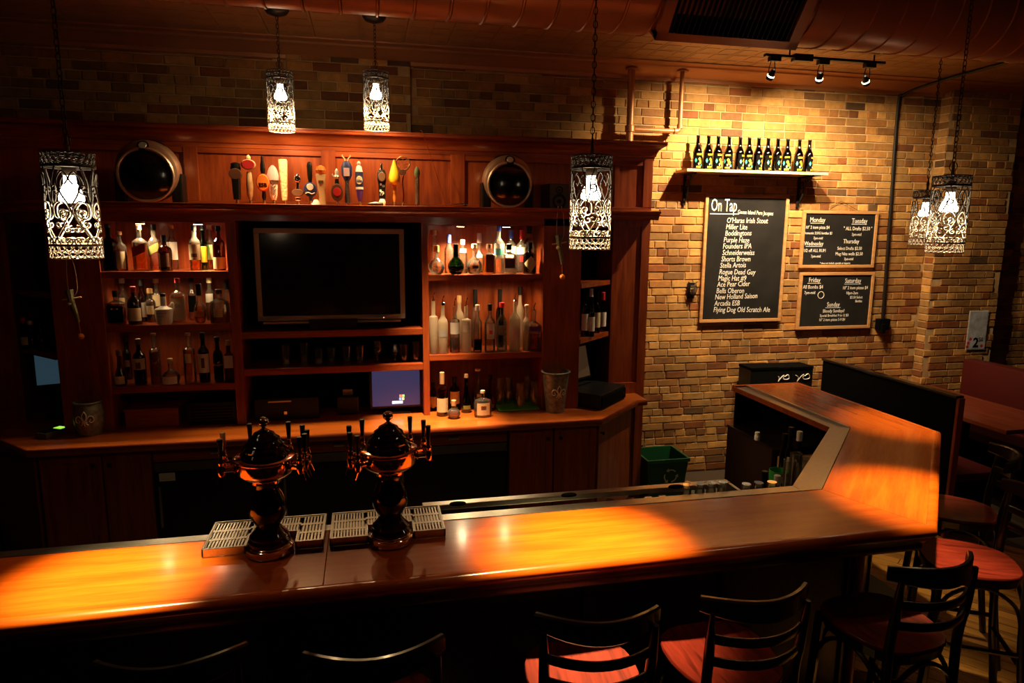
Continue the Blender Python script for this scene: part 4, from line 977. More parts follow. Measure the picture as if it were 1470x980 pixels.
for px, py0, ptp, rt, rbm, lab, bulge in ((797, 596, 533, .098, .066, 'tall galvanised bucket with fleur-de-lis by right pilaster', 0), (129, 629, 576, .086, .07, 'dim rounded galvanised bucket with fleur-de-lis by left pilaster', 1)):
    c = atz(px, py0-3, .911); Y = c.y+.06
    X = at(px, py0-20, Y).x; H = at(px, ptp, Y).z-.911
    t = thing('bucket', lab, 'bucket', (X, Y, .911), 0.05, 'fleur-de-lis buckets')
    if bulge: Rf = lambda z, H=H: .066+.022*math.sin(min(1, max(0, z/H))*PI*.9)
    else: Rf = lambda z, H=H, rt=rt, rbm=rbm: rbm+(rt-rbm)*z/H
    pr = [(Rf(i*H/10), i*H/10) for i in range(11)]; pr = [(pr[0][0]-.004, 0)]+pr
    pr += [(pr[-1][0]+.006, H-.004), (pr[-1][0]+.007, H+.002), (pr[-1][0]-.004, H+.004), (Rf(H)-.006, H-.01), (Rf(H*.2)-.006, H*.2), (.002, H*.2)]
    bm = bmesh.new(); lathe(bm, pr, 28, cap=False); link('body', bm, ZINC, t, True)
    bm = bmesh.new(); tube(bm, [((Rf(H)+.006)*math.cos(q), (Rf(H)+.006)*math.sin(q), H) for q in [2*PI*k/28 for k in range(28)]], .0045, 6, True); link('rim', bm, ZINC, t, True)
    fleur(t, Rf, H*.50, .052)

# ---- hanging ornaments on the pilasters
def ornament(px, py, lab, flip):
    p = at(px, py, 4.575)
    t = thing('hanging_ornament', lab, 'ornament', (p.x, 4.565, p.z))
    bm = bmesh.new(); tube(bm, bez([(-.012, 0, -.0), (-.02, -.004, -.10), (-.018, -.004, -.21), (0, -.006, -.245), (.03, -.004, -.20), (.028, -.004, -.08), (.012, 0, 0)], 6), .0022, 5); link('cord', bm, CREAM, t, True)
    bm = bmesh.new(); tube(bm, bez([(-.012, -.012, -.20), (-.004, -.016, -.27), (.012, -.014, -.34), (.022, -.012, -.40)], 5), .020, 8, taper=[1.1-.045*i for i in range(16)]); link('horn', bm, plain('horn_green', (.16, .17, .09), .5, var=.4, scale=60), t, True)
    bm = bmesh.new(); tube(bm, [(-.055, -.014, -.262), (0, -.02, -.255), (.05, -.014, -.245)], .005, 6); lathe(bm, [(.0, -.014), (.012, -.01), (.018, 0), (.012, .012), (0, .016)], 10, (-.01, -.018, -.285)); link('bow', bm, CREAM, t, True)
    bm = bmesh.new(); tube(bm, [(.022, -.012, -.40), (.026, -.008, -.47)], .0018, 5); lathe(bm, [(.0, -.02), (.014, -.014), (.02, 0), (.014, .014), (0, .02)], 12, (.026, -.010, -.49)); link('bead', bm, ORG, t, True)
    bm = bmesh.new(); tube(bm, [(0, .036, 0), (0, -.006, 0)], .003, 6); link('hook', bm, IRON, t)
ornament(803, 296, 'carved horn ornament on a cord with orange bead, right pilaster', 1)
ornament(100, 368, 'dim carved ornament hanging on a cord, left pilaster', 0)

# ================================================================ TAP HANDLES ON THE LEDGE
def H_(px, pt, Y=4.72):
    p = at(px, pt, Y); return p.x, p.z-ZLEDGE
YT = 4.72; GT = 'beer tap handles lined up on the hutch ledge'
def tap(px, pt, label):
    x, h = H_(px, pt, YT); t = thing('beer_tap', label, 'tap handle', (x, YT, ZLEDGE), 0, GT)
    bm = bmesh.new(); lathe(bm, [(.010, 0), (.010, .022), (.007, .024), (.007, .034)], 12); link('ferrule', bm, plain('brass', (.8, .55, .25), .25, 1.0), t, True)
    return t, h
def L(t, nm, prof, m, n=2.0, sy=1.0, seg=16, smooth=True, M=None):
    bm = bmesh.new(); lathe(bm, prof, seg, n=n, sy=sy, M=M); return link(nm, bm, m, t, smooth)
def disc(t, nm, zc, rx, rz_, m, y=-.016, th=.022, M2=None, lab=None):
    """oval medallion facing the room"""
    bm = bmesh.new(); Mz = Matrix.Translation((0, y+th/2, zc)) @ Matrix.Rotation(PI/2, 4, 'X')
    lathe(bm, [(1, 0), (1, th*.7), (.9, th)], 22, sx=1, M=Mz @ Matrix.Diagonal((rx, rz_, 1, 1))); o = link(nm, bm, m, t, True)
    if lab: o['label'] = lab
    return o
t, h = tap(337.5, 233, 'fat black tap handle with round dark medallion, first on ledge')
L(t, 'grip', [(.020, .03), (.024, .1), (.027, h*.66)], BLACK, n=5); disc(t, 'medallion', h*.72, .040, .036, BRWN); L(t, 'crest', [(.026, h*.8), (.034, h*.86), (.028, h*.93), (.03, h*.97), (.012, h)], BLACK, sy=.6)
t, h = tap(356, 222, 'turned wooden tap handle with red oval and white knob')
L(t, 'grip', [(.010, .03), (.019, .06), (.022, .12), (.016, .2), (.012, h*.66)], PINE); disc(t, 'medallion', h*.80, .040, .030, RED); disc(t, 'medallion_rim', h*.80, .045, .034, CREAM, -.012, .018); L(t, 'knob', [(.008, h*.88), (.016, h*.93), (.012, h*.97), (.004, h)], CREAM)
t, h = tap(376, 223, 'turned black tap handle with orange oval badge reading ESB')
L(t, 'grip', [(.008, .03), (.014, .05), (.010, .09), (.015, .11), (.008, .14), (.010, h*.6), (.016, h*.7), (.015, h*.82), (.008, h*.9), (.010, h*.95), (.003, h)], BLACK)
disc(t, 'medallion', h*.45, .040, .052, ORG, -.02); disc(t, 'medallion_rim', h*.45, .044, .056, RED, -.014, .018)
text('lettering', 'ESB', (-.026, -.0325, h*.36), .034, t, MATTEBLACK, .0003, off=.001)
t, h = tap(391, 237, 'white paddle tap handle with pink cap and leaf marks')
L(t, 'grip', [(.014, .03), (.024, .06), (.028, .12), (.030, h*.55)], PORCELAIN, n=4, sy=.5); L(t, 'dark_band', [(.031, h*.53), (.031, h*.62)], BRWN, n=4, sy=.52); L(t, 'head', [(.036, h*.62), (.038, h*.74), (.030, h*.86), (.022, h*.93), (.006, h)], PINK, n=4, sy=.5)
bm = bmesh.new()
for i in range(5):
    for s in (-1, 1): tube(bm, [(0, -.0165, .06+i*.024), (s*.016, -.0155, .078+i*.024)], .0025, 4)
link('leaf_marks', bm, BRWN, t)
t, h = tap(406, 229, 'tall tapering pale bone-coloured tap handle')
L(t, 'grip', [(.016, .03), (.018, .05), (.022, h*.5), (.028, h*.97), (.025, h)], plain('bone', (.78, .62, .34), .5, bump=.5, scale=60), n=5)
t, h = tap(426.5, 250, 'short chrome and gold tap handle with dark oval base')
disc(t, 'medallion', .08, .038, .024, BRWN); L(t, 'collar', [(.02, .028), (.024, .034), (.02, .046), (.026, .052)], CHROME); L(t, 'stem', [(.02, .09), (.013, h*.62), (.011, h*.74)], COPPER); L(t, 'head', [(.012, h*.74), (.024, h*.82), (.02, h*.93), (.006, h)], CHROME, sy=.7)
t, h = tap(444, 232, 'black tap handle with navy shield and white round badge')
L(t, 'grip', [(.010, h*.5), (.012, h*.55), (.016, h*.65), (.018, h*.9), (.012, h*.98), (.004, h)], BLACK); L(t, 'foot', [(.009, .03), (.016, .07), (.02, .1)], NAVY); disc(t, 'shield', h*.36, .042, .048, NAVY); disc(t, 'badge', h*.42, .022, .022, WHITEP, -.026, .018)
bm = bmesh.new(); tube(bm, bez([(-.03, -.03, h*.27), (-.01, -.031, h*.29), (.01, -.031, h*.26), (.03, -.03, h*.29)], 5), .003, 5); link('script_mark', bm, WHITEP, t)
t, h = tap(460, 237, 'tall beige flared tap handle topped by an orange ball')
L(t, 'grip', [(.030, 0.0), (.026, .03), (.022, .1), (.026, h*.5), (.034, h*.76), (.03, h*.78)], plain('beige_paint', (.68, .46, .22), .4), n=4, sy=.6); L(t, 'ball', [(.004, h*.76), (.026, h*.79), (.034, h*.87), (.026, h*.96), (.004, h)], ORG); link('plaque', B(-.016, .016, -.022, -.016, h*.55, h*.62), BRWN, t)
t, h = tap(483, 242, 'dark oval tap handle with red rose and silver figure')
disc(t, 'medallion', h*.36, .040, .058, BRWN, -.018); disc(t, 'rose', h*.37, .026, .028, RED, -.028, .018); L(t, 'neck', [(.016, h*.56), (.013, h*.72)], BLACK); L(t, 'figure', [(.012, h*.72), (.022, h*.78), (.012, h*.86), (.014, h*.93), (.004, h)], SILV)
bm = bmesh.new(); tube(bm, [(0, 0, h*.76), (-.026, -.005, h*.80), (-.03, -.005, h*.86)], .006, 6); link('arm', bm, SILV, t, True)
t, h = tap(497, 222, 'carved dark tap handle with an antlered head')
L(t, 'grip', [(.016, .02), (.018, .05), (.013, .14), (.016, h*.5)], plain('carved_dark', (.04, .03, .03), .5, bump=.8, scale=90), n=3); L(t, 'head', [(.018, h*.5), (.034, h*.6), (.036, h*.76), (.026, h*.84), (.014, h*.88)], NAVY, sy=.7); link('face_panel', B(-.02, .018, -.028, -.022, h*.58, h*.74), PINK, t)
bm = bmesh.new()
for s in (-1, 1): tube(bm, bez([(s*.008, 0, h*.86), (s*.012, 0, h*.92), (s*.026, 0, h*.97), (s*.022, 0, h)], 4), .004, 5)
link('antlers', bm, CREAM, t, True)
t, h = tap(515, 231, 'blue and purple cylinder tap handle lettered Lite')
L(t, 'foot', [(.010, .03), (.018, .06), (.024, .11)], PURP); L(t, 'band', [(.026, .11), (.026, .125)], WHITEP); L(t, 'grip', [(.025, .125), (.027, h*.5), (.025, h*.76)], NAVY); L(t, 'head', [(.025, h*.76), (.018, h*.87), (.010, h*.9), (.014, h*.95), (.005, h)], PORCELAIN)
disc(t, 'medallion', h*.57, .021, .028, CREAM, -.024, .008); text('lettering', 'Lite', (-.017, -.0295, h*.54), .022, t, NAVY, .0003, off=.001)
t, h = tap(547.5, 234, 'black tap handle with white crest print and chrome finial')
L(t, 'foot', [(.02, 0.0), (.024, .03), (.018, .05)], PORCELAIN); L(t, 'grip', [(.022, .05), (.024, h*.5), (.030, h*.6), (.030, h*.76), (.02, h*.84)], BLACK, n=3, sy=.7); disc(t, 'medallion', h*.68, .024, .032, BRWN, -.024, .01); L(t, 'finial', [(.016, h*.84), (.01, h*.9), (.011, h*.94), (.004, h)], CHROME)
bm = bmesh.new(); rr = random.Random(4)
for i in range(9): q = (rr.uniform(-.012, .012), rr.uniform(.07, .15)); box(bm, q[0]-.006, q[0]+.006, -.019, -.0165, q[1]-.006, q[1]+.008)
link('crest_print', bm, WHITEP, t)
t, h = tap(565.5, 229, 'amber tap handle topped by a big yellow pear')
L(t, 'grip', [(.009, .03), (.013, .06), (.010, .09), (.014, .10), (.010, .12), (.012, h*.48)], plain('amber_resin', (.55, .22, .03), .15, coat=.6)); L(t, 'pear', [(.010, h*.46), (.034, h*.52), (.040, h*.60), (.030, h*.74), (.017, h*.88), (.010, h*.95), (.003, h)], plain('pear_yellow', (.88, .60, .03), .35))
t, h = tap(577, 217, 'thin copper tap handle with an eight-spoke wheel')
bm = bmesh.new(); tube(bm, bez([(0, 0, .02), (.006, 0, .08), (.0, 0, .16), (.01, 0, h*.60)], 5), .0045, 6); link('stem', bm, COPPER, t, True)
bm = bmesh.new(); zc = h*.78; rw = .046
tube(bm, [(.005+rw*math.cos(q), 0, zc+rw*math.sin(q)) for q in [2*PI*k/24 for k in range(24)]], .006, 6, True)
link('wheel_rim', bm, plain('copper_brown', (.45, .22, .10), .35, .6), t, True)
for k in range(8): bm = bmesh.new(); q = 2*PI*k/8; tube(bm, [(.005+.01*math.cos(q), 0, zc+.01*math.sin(q)), (.005+rw*math.cos(q), 0, zc+rw*math.sin(q))], .0025, 5); link('spoke', bm, MATS['copper_brown'], t)
disc(t, 'lower_badge', h*.62, .024, .018, BRWN)
t, h = tap(598.5, 239, 'rough brown tap handle with green hop bud on top')
L(t, 'grip', [(.014, .02), (.013, .08), (.016, .14), (.015, h*.75)], plain('bark_brown', (.16, .11, .07), .6, bump=.9, scale=80), n=3); L(t, 'bud', [(.012, h*.72), (.021, h*.8), (.018, h*.92), (.005, h)], plain('hop_green', (.14, .22, .10), .5))
p = at(539, 294, 4.68)
lyt = thing('beer_tap', 'dark tap handle lying flat on ledge by the crest-printed one', 'tap handle', (p.x, 4.66, ZLEDGE+.014), 0, GT)
bm = bmesh.new(); tube(bm, [(-.05, 0, 0), (0, 0, .002), (.05, .01, 0)], .014, 8, taper=[.5, 1, .8]); link('grip', bm, BLACK, lyt, True)
p = at(454, 294, 4.66); c = thing('bottle_stopper', 'small white cone stopper on ledge between two tap handles', 'stopper', (p.x, 4.66, ZLEDGE))
L(c, 'cone', [(.03, 0), (.027, .012), (.012, .034), (.010, .036)], WHITEP)
p = at(611, 296, 4.64); c = thing('bottle_opener', 'small brass bottle opener lying near right end of the ledge', 'bottle opener', (p.x, 4.64, ZLEDGE+.005))
bm = bmesh.new(); tube(bm, [(-.04, 0, 0), (.01, 0, .001), (.03, .008, .002)], .006, 6); link('handle', bm, MATS['brass'], c, True)
p = at(660, 295, 4.66); c = thing('tap_spout', 'chrome faucet spout lying on ledge left of round speaker', 'faucet', (p.x, 4.64, ZLEDGE+.012))
bm = bmesh.new(); tube(bm, bez([(-.05, 0, 0), (0, 0, .004), (.03, .01, .006), (.05, .0, -.002)], 4), .010, 8); link('spout', bm, CHROME, c, True)
wre = thing('loose_wire', 'thin loose wire hanging from hutch crown to the ledge', 'wire')
a0, b0 = at(606, 191, 4.86), at(640, 295, 4.72)
bm = bmesh.new(); tube(bm, bez([(a0.x-.03, 4.86, a0.z+.012), (a0.x, 4.845, a0.z+.006), (a0.x+.05, 4.83, 2.72), (b0.x-.03, 4.78, 2.5), (b0.x, 4.72, ZLEDGE+.003)], 6), .0022, 5); link('strand', bm, COPPER, wre, True)

# ---- speakers on the ledge
def round_speaker(px, pt, pw, lab, rz):
    Y = 4.76; c = at(px, 266, Y); t = thing('round_speaker', lab, 'speaker', (c.x, Y, ZLEDGE), rz, 'round chrome-rimmed speakers on the ledge')
    R = pw; Mf = Matrix.Translation((0, 0, R+.006)) @ Matrix.Rotation(PI/2+.10, 4, 'X')
    bm = bmesh.new(); lathe(bm, [(R*.55, -.12), (R*.95, -.08), (R*1.10, -.02), (R*1.12, .03), (R*1.04, .065), (R*.90, .078)], 32, M=Matrix.Translation((0, 0, R*.12)) @ Mf); link('shell', bm, plain('copper_chrome', (.85, .62, .45), .36, .9), t, True)
    bm = bmesh.new(); tube(bm, [Mf @ Vector((R*.93*math.cos(q), R*.93*math.sin(q), .085)) for q in [2*PI*k/40 for k in range(40)]], R*.06, 8, True); link('rim', bm, plain('copper_chrome', (.80, .58, .42), .30, 1.0), t, True)
    bm = bmesh.new(); lathe(bm, [(R*.88, .084), (R*.6, .100), (R*.01, .106)], 32, M=Mf); link('black_front', bm, plain('gloss_black', (.004, .004, .004), .15, coat=.6), t, True)
    bm = bmesh.new(); tube(bm, bez([(-R*.62, -.02, R*1.75), (-R*.5, -.02, R*2.08), (0, -.02, R*2.2), (R*.5, -.02, R*2.08), (R*.62, -.02, R*1.75)], 6), .017, 8); link('handle', bm, BLACK, t, True)
    bm = bmesh.new(); lathe(bm, [(.036, 0), (.036, .012), (.03, .016)], 20, M=Matrix.Translation((0, -.085, R*1.98)) @ Matrix.Rotation(PI/2-.5, 4, 'X')); d = link('dial_bezel', bm, BLACK, t, True)
    bm = bmesh.new(); lathe(bm, [(.024, .016), (.022, .019)], 20, M=Matrix.Translation((0, -.085, R*1.98)) @ Matrix.Rotation(PI/2-.5, 4, 'X')); link('dial', bm, SILV, d, True)
    for s in (-1, 1):
        bm = bmesh.new(); box(bm, min(s*R*.75, s*R*1.15), max(s*R*.75, s*R*1.15), -.04, .08, 0, R*1.1, bev=.012); link('side_foot', bm, BLACK, t)
round_speaker(216, 217, .172, 'round black speaker with chrome rim, left end of ledge', 0.0)
round_speaker(728, 223, .162, 'round black speaker with chrome rim, right part of ledge', 0.0)
a, b = at(788, 297, 4.72), at(817, 264, 4.72)
bs = thing('bookshelf_speaker', 'grey bookshelf speaker with two cones beside round speaker', 'speaker', ((a.x+b.x)/2, 4.72, ZLEDGE), 0.12)
hw, hh = (b.x-a.x)/2, b.z-ZLEDGE
link('case', B(-hw, hw, 0, .17, 0, hh, bev=0.003), BLACK, bs); link('front_baffle', B(-hw+.002, hw-.002, -.006, 0, .002, hh-.002, bev=.002), plain('grey_baffle', (.10, .09, .08), .5), bs)
for z, r in ((hh*.30, hw*.72), (hh*.75, hw*.36)):
    bm = bmesh.new(); Mq = Matrix.Translation((0, -.006, z)) @ Matrix.Rotation(PI/2, 4, 'X'); lathe(bm, [(r, 0), (r, .004), (r*.86, .004), (r*.5, -.004), (r*.3, .0), (r*.01, .003)], 20, M=Mq, cap=False); link('speaker_cone', bm, BLACK, bs, True)
# ================================================================ THE BAR
ZB = 1.07
bar = thing('bar', 'long polished reddish wooden bar with angled corner and return', 'bar')
O = [(-3.55, 2.07), (2.13, 2.07), (3.20, 3.14), (3.20, 4.42)]
I = [(-3.55, 2.485), (1.965, 2.485), (2.765, 3.30), (2.765, 4.42)]
def slab(name, poly, rot, m):
    M_ = Matrix.Rotation(-rot, 4, 'Z'); bm = bmesh.new(); prism(bm, [((M_ @ Vector((x, y, 0))).x, (M_ @ Vector((x, y, 0))).y) for x, y in poly], ZB-0.042, ZB)
    es = [e for e in bm.edges if e.is_manifold]; bmesh.ops.bevel(bm, geom=es, offset=0.0012, segments=1, affect='EDGES')
    o = link(name, bm, m, bar); o.rotation_euler = (0, 0, rot); return o
XS = -0.165
g_ = 0.0008
slab('top_board', [O[0], (XS-g_, 2.07), (XS-g_, 2.485), I[0]], 0, BARWOOD)
slab('top_board', [(XS+g_, 2.07), O[1], I[1], (XS+g_, 2.485)], 0, BARWOOD)
slab('top_board', [(O[1][0]+.001, O[1][1]+.001), O[2], (I[2][0], I[2][1]), (I[1][0]+.001, I[1][1]+.001)], PI/4, BARWOOD)
slab('top_board', [(O[2][0], O[2][1]+.002), O[3], I[3], (I[2][0], I[2][1]+.002)], PI/2, BARWOOD)
bm = bmesh.new()
sweep(bm, O+[(I[3][0]-.1, 4.42)], [(-.001, -.046), (.012, -.046), (.024, -.040), (.031, -.026), (.030, -.012), (.022, -.002), (.010, .0025), (-.006, .0025), (-.009, 0.0003), (-.009, -.03)], ZB)
link('nosing', bm, CHERRYX if False else BARWOOD, bar, True)
bm = bmesh.new()
sweep(bm, O, [(-.03, -.11), (-.02, -.11), (-.012, -.095), (-.014, -.08), (0, -.062), (.006, -.046), (-.03, -.046)], ZB)
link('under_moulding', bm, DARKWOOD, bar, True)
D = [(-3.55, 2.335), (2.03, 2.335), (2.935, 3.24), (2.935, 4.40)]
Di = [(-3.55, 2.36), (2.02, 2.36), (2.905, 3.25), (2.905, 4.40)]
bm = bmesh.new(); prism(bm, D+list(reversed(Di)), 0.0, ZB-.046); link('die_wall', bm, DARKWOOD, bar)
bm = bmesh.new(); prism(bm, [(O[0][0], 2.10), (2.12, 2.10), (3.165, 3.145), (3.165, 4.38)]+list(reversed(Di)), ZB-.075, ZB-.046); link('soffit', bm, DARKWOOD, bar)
link('end_panel', B(2.668, 2.934, 4.375, 4.405, 0, ZB-.047), MATTEBLACK, bar); link('inner_panel', B(2.895, 2.904, 3.27, 4.374, 0, ZB-.047), MATTEBLACK, bar)
for i in range(10):
    x = -3.4+i*0.6
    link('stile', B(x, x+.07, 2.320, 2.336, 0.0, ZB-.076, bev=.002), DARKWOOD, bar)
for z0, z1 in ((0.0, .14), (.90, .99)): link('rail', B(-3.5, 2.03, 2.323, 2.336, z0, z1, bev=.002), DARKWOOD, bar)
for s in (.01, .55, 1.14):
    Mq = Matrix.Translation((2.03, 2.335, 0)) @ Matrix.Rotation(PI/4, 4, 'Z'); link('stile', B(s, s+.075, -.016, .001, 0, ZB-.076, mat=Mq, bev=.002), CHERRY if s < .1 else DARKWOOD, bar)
post = bmesh.new(); lathe(post, [(.03, 0), (.03, .1), (.022, .12), (.022, .86), (.03, .9), (.03, .994)], 16, (2.045, 2.315, 0)); link('corner_post', post, CHERRY, bar, True)
for k, (hx, hy) in enumerate(((2.36, 2.58), (2.46, 2.66))):
    bm = bmesh.new(); tube(bm, bez([(0, 0, -.06), (.02, -.02, -.11), (.06, -.06, -.13), (.075, -.075, -.09)] if k == 0 else [(0, 0, -.10), (.03, -.03, -.2), (.06, -.06, -.21), (.06, -.06, -.17)], 6), .014 if k == 0 else .009, 8)
    o = link('bag_hook', bm, IRON, bar, True, (hx, hy, ZB-.02))
# steel inside edges: drip ledge, gutter, return
sg = thing('steel_gutter', 'brushed steel ledge and glass gutter along inner bar edge', 'gutter')
link('left_ledge', B(-3.55, -0.16, 2.4865, 2.535, ZB-.03, ZB+.002, bev=.002), STEEL, sg)
link('front_ledge', B(-0.16, 1.859, 2.4865, 2.545, ZB-.03, ZB+.002, bev=.002), STEEL, sg)
link('rear_lip', B(0.20, 1.60, 2.632, 2.675, ZB-.02, ZB+.004, bev=.003), STEEL, sg)
link('trough_floor', B(-0.16, 1.60, 2.545, 2.635, ZB-.055, ZB-.050), STEELD, sg)
link('trough_end', B(1.585, 1.60, 2.545, 2.675, ZB-.05, ZB+.002), STEEL, sg)
J = [(1.945, 2.487), (2.745, 3.302), (2.745, 4.40)]; K = [(1.885, 2.547), (2.655, 3.335), (2.655, 4.40)]
J = [(1.963, 2.4865), (2.7635, 3.301), (2.7635, 4.40)]
bm = bmesh.new(); prism(bm, [J[0], J[1], K[1], (1.86, 2.547), (1.86, 2.4865)], ZB-.03, ZB+.002); link('corner_ledge', bm, STEEL, sg)
bm = bmesh.new(); prism(bm, [(J[1][0], J[1][1]+.001), J[2], K[2], (K[1][0], K[1][1]+.001)], ZB-.03, ZB-.008); link('return_ledge', bm, STEEL, sg)
bm = bmesh.new(); prism(bm, [(2.7635, 3.302), (2.7635, 4.40), (2.745, 4.40), (2.745, 3.295)], ZB-.01, ZB+.006); link('return_lip', bm, STEEL, sg)
link('wood_edge', B(2.648, 2.655, 3.34, 4.40, ZB-.035, ZB-.002), CHERRYX, sg)
for i, px in enumerate((661, 823, 975)):
    p = atz(px, 737-i*16, ZB); bm = bmesh.new(); lathe(bm, [(.028, 0), (.03, .004), (.026, .010), (.012, .012)], 18, (p.x, 2.625, ZB+.003), sx=1.2, sy=.5); link('rubber_stop', bm, MATTEBLACK, sg, True)
dr = link('drain_grate', B(.565, .625, 2.555, 2.60, ZB-.05, ZB-.046), MATTEBLACK, sg)
for i in range(5): link('slot', B(.57+i*.011, .576+i*.011, 2.557, 2.598, ZB-.046, ZB-.044), STEEL, dr)
# shot and rocks glasses upside down in the gutter
nms = ['first', 'second', 'third', 'fourth', 'fifth', 'sixth', 'seventh', 'eighth', 'ninth', 'tenth', 'eleventh', 'twelfth']
gxs = [876, 905, 930, 950, 985, 1004, 1020, 1036, 1050, 1063, 1077]
for i, px in enumerate(gxs):
    big = i > 3; h = .058 if big else .035
    x = at(px, 715, 2.59).x
    if x > 1.56 and i < 8: x = 1.56
    if i >= 8: continue
    glassware(x, 2.590, ZB-.050, .024 if big else .022, h+ .02*big, 'upturned glass in steel gutter, %s from its left end' % nms[i], 'upturned glasses in the bar gutter', inv=True)
for i, (x, y) in enumerate(((1.66, 2.60), (1.725, 2.605), (1.79, 2.60))):
    glassware(x, y, .99, .026, .085, 'upturned glass behind steel ledge past gutter end, %s of three' % nms[i], 'upturned glasses past the gutter end', inv=True)
link('speed_rail_floor', B(1.602, 1.86, 2.55, 2.66, .975, .985), STEELD, sg)

# drip trays and beer towers
def tray(x0, x1, cx, label):
    t = thing('drip_tray', label, 'drip tray', (0, 0, ZB+.0025), 0, 'steel drip trays under the towers')
    y0, y1, yc_ = 2.345, 2.575, 2.437; h = .030
    L0, R0_ = cx-.082, cx+.082
    bm = bmesh.new()
    for q in ((x0, L0, y0, y0+.008), (R0_, x1, y0, y0+.008), (x0, x1, y1-.008, y1), (x0, x0+.008, y0, y1), (x1-.008, x1, y0, y1), (L0-.008, L0, y0, yc_), (R0_, R0_+.008, y0, yc_), (L0, R0_, yc_, yc_+.008)):
        box(bm, q[0], q[1], q[2], q[3], 0, h, bev=.002)
    link('pan_rim', bm, STEEL, t)
    link('pan_floor', B(x0+.004, x1-.004, yc_+.004, y1-.004, .003, .006), STEELD, t)
    bm = bmesh.new(); zt_ = h-.004
    for a, b_, ys in ((x0+.008, L0-.008, (y0+.008, y1-.008)), (R0_+.008, x1-.008, (y0+.008, y1-.008)), (L0-.008, R0_+.008, (yc_+.008, y1-.008))):
        n = max(2, int((b_-a)/.0105))
        for i in range(n+1):
            xx = a+(b_-a)*i/n; box(bm, xx-.003, xx+.003, ys[0], ys[1], zt_-.004, zt_)
        rows = 3 if ys[0] < 2.4 else 2
        for r in range(rows+1):
            yy = ys[0]+(ys[1]-ys[0])*r/rows; box(bm, a, b_, max(ys[0], yy-.008), min(ys[1], yy+.008), zt_-.004, zt_+.0006)
    g = link('slotted_grate', bm, STEEL, t); return t
TLx, TRx = -0.362, 0.060
tray(-.588, -.178, TLx+.003, 'slotted steel drip tray around foot of the left beer tower')
tray(-.158, .262, TRx, 'slotted steel drip tray around foot of the right beer tower')
def tower(x, label, rot, handles):
    y = 2.352; t = thing('beer_tower', label, 'beer tap tower', (x, y, ZB+.003), rot, 'black and copper beer towers')
    def Lp(nm, prof, m, seg=36): bm = bmesh.new(); lathe(bm, prof, seg); return link(nm, bm, m, t, True)
    Lp('foot_ring', [(.079, 0), (.082, .004), (.082, .024), (.078, .028), (.072, .030), (.074, .033), (.070, .036)], COPPER if False else CHROME)
    Lp('pedestal', [(.070, .036), (.071, .046), (.064, .056), (.066, .064), (.056, .074), (.045, .088), (.040, .100)], TOWERBLK)
    Lp('vase', [(.040, .10), (.050, .116), (.062, .140), (.066, .165), (.061, .190), (.050, .215), (.042, .232), (.040, .248), (.046, .258)], TOWERBLK)
    Lp('neck_ring', [(.046, .257), (.054, .262), (.054, .270), (.060, .276)], COPPER)
    Lp('bowl', [(.060, .274), (.080, .284), (.094, .297), (.098, .305), (.098, .340), (.104, .345), (.104, .351), (.096, .355), (.02, .356)], COPPER, 44)
    Lp('dome', [(.080, .354), (.082, .364), (.074, .372), (.076, .382), (.066, .392), (.066, .398), (.054, .408), (.052, .416), (.038, .426), (.034, .434), (.020, .442), (.008, .446)], TOWERBLK)
    Lp('finial', [(.012, .440), (.014, .446), (.006, .452), (.008, .458), (.016, .464), (.019, .473), (.016, .483), (.008, .489), (.001, .491)], CHROME, 20)
    for k, (a, m) in enumerate(handles):
        a = math.radians(a); c, s = math.cos(a), math.sin(a); r0 = .100; Mf = Matrix.Rotation(a, 4, 'Z')
        bm = bmesh.new()
        tube(bm, [Mf @ Vector(p) for p in ((.09, 0, .322), (.125, 0, .325), (.142, 0, .322))], .0095, 8)
        lathe(bm, [(.015, 0), (.015, .005)], 12, M=Mf @ Matrix.Translation((.100, 0, .324)) @ Matrix.Rotation(PI/2, 4, 'Y'))
        lathe(bm, [(.010, -.02), (.013, -.01), (.013, .012), (.009, .018), (.011, .026), (.007, .034), (.008, .046)], 12, M=Mf @ Matrix.Translation((.142, 0, .325)))
        tube(bm, [Mf @ Vector(p) for p in ((.142, 0, .315), (.150, 0, .300), (.158, 0, .280))], .0065, 8, taper=[1.1, 1, .8])
        f = link('faucet', bm, COPPER if m != 'off' else CHROME, t, True)
        bm = bmesh.new(); lathe(bm, [(.006, .368), (.0065, .376), (.0095, .43), (.0085, .434)], 10, M=Mf @ Matrix.Translation((.142, 0, 0)))
        h = link('tap_lever', bm, CORK if m == 'wood' else BLACK, f, True)
        if m == 'wood': h['label'] = 'light wooden lever'
    return t
tower(TLx, 'black and copper beer tower with wooden lever, left of the pair', 0.0, [(200, 'b'), (168, 'wood'), (118, 'b'), (62, 'b'), (32, 'b'), (5, 'b'), (-15, 'b'), (-30, 'b')])
tower(TRx, 'black and copper beer tower with dark levers, right of the pair', 0.1, [(215, 'b'), (195, 'b'), (160, 'b'), (125, 'b'), (48, 'b'), (18, 'b'), (-12, 'b')])
cpp = atz(324, 748, 1.0)
bc = thing('jar_lid', 'ribbed metal cap showing behind the left drip tray', 'cap', (at(324, 745, 2.66).x, 2.66, at(324, 750, 2.66).z-.02))
bm = bmesh.new(); lathe(bm, [(.026, 0), (.029, .004), (.024, .016), (.018, .020)], 20); link('cap', bm, STEELD, bc, True)
link('jar', B(-.02, .02, -.02, .02, -(bc.location.z-.80), 0), plain('dim_jar', (.06, .04, .03), .3), bc)
# under-bar shelf carrying the jar, inside the bar
ub = thing('under_bar_shelf', 'dark steel under-bar shelf on the bartender side', 'shelf')
link('board', B(-3.5, 1.75, 2.365, 2.80, .77, .80), MATTEBLACK, ub); link('front', B(-3.5, 1.75, 2.79, 2.805, .10, .77), MATTEBLACK, ub)

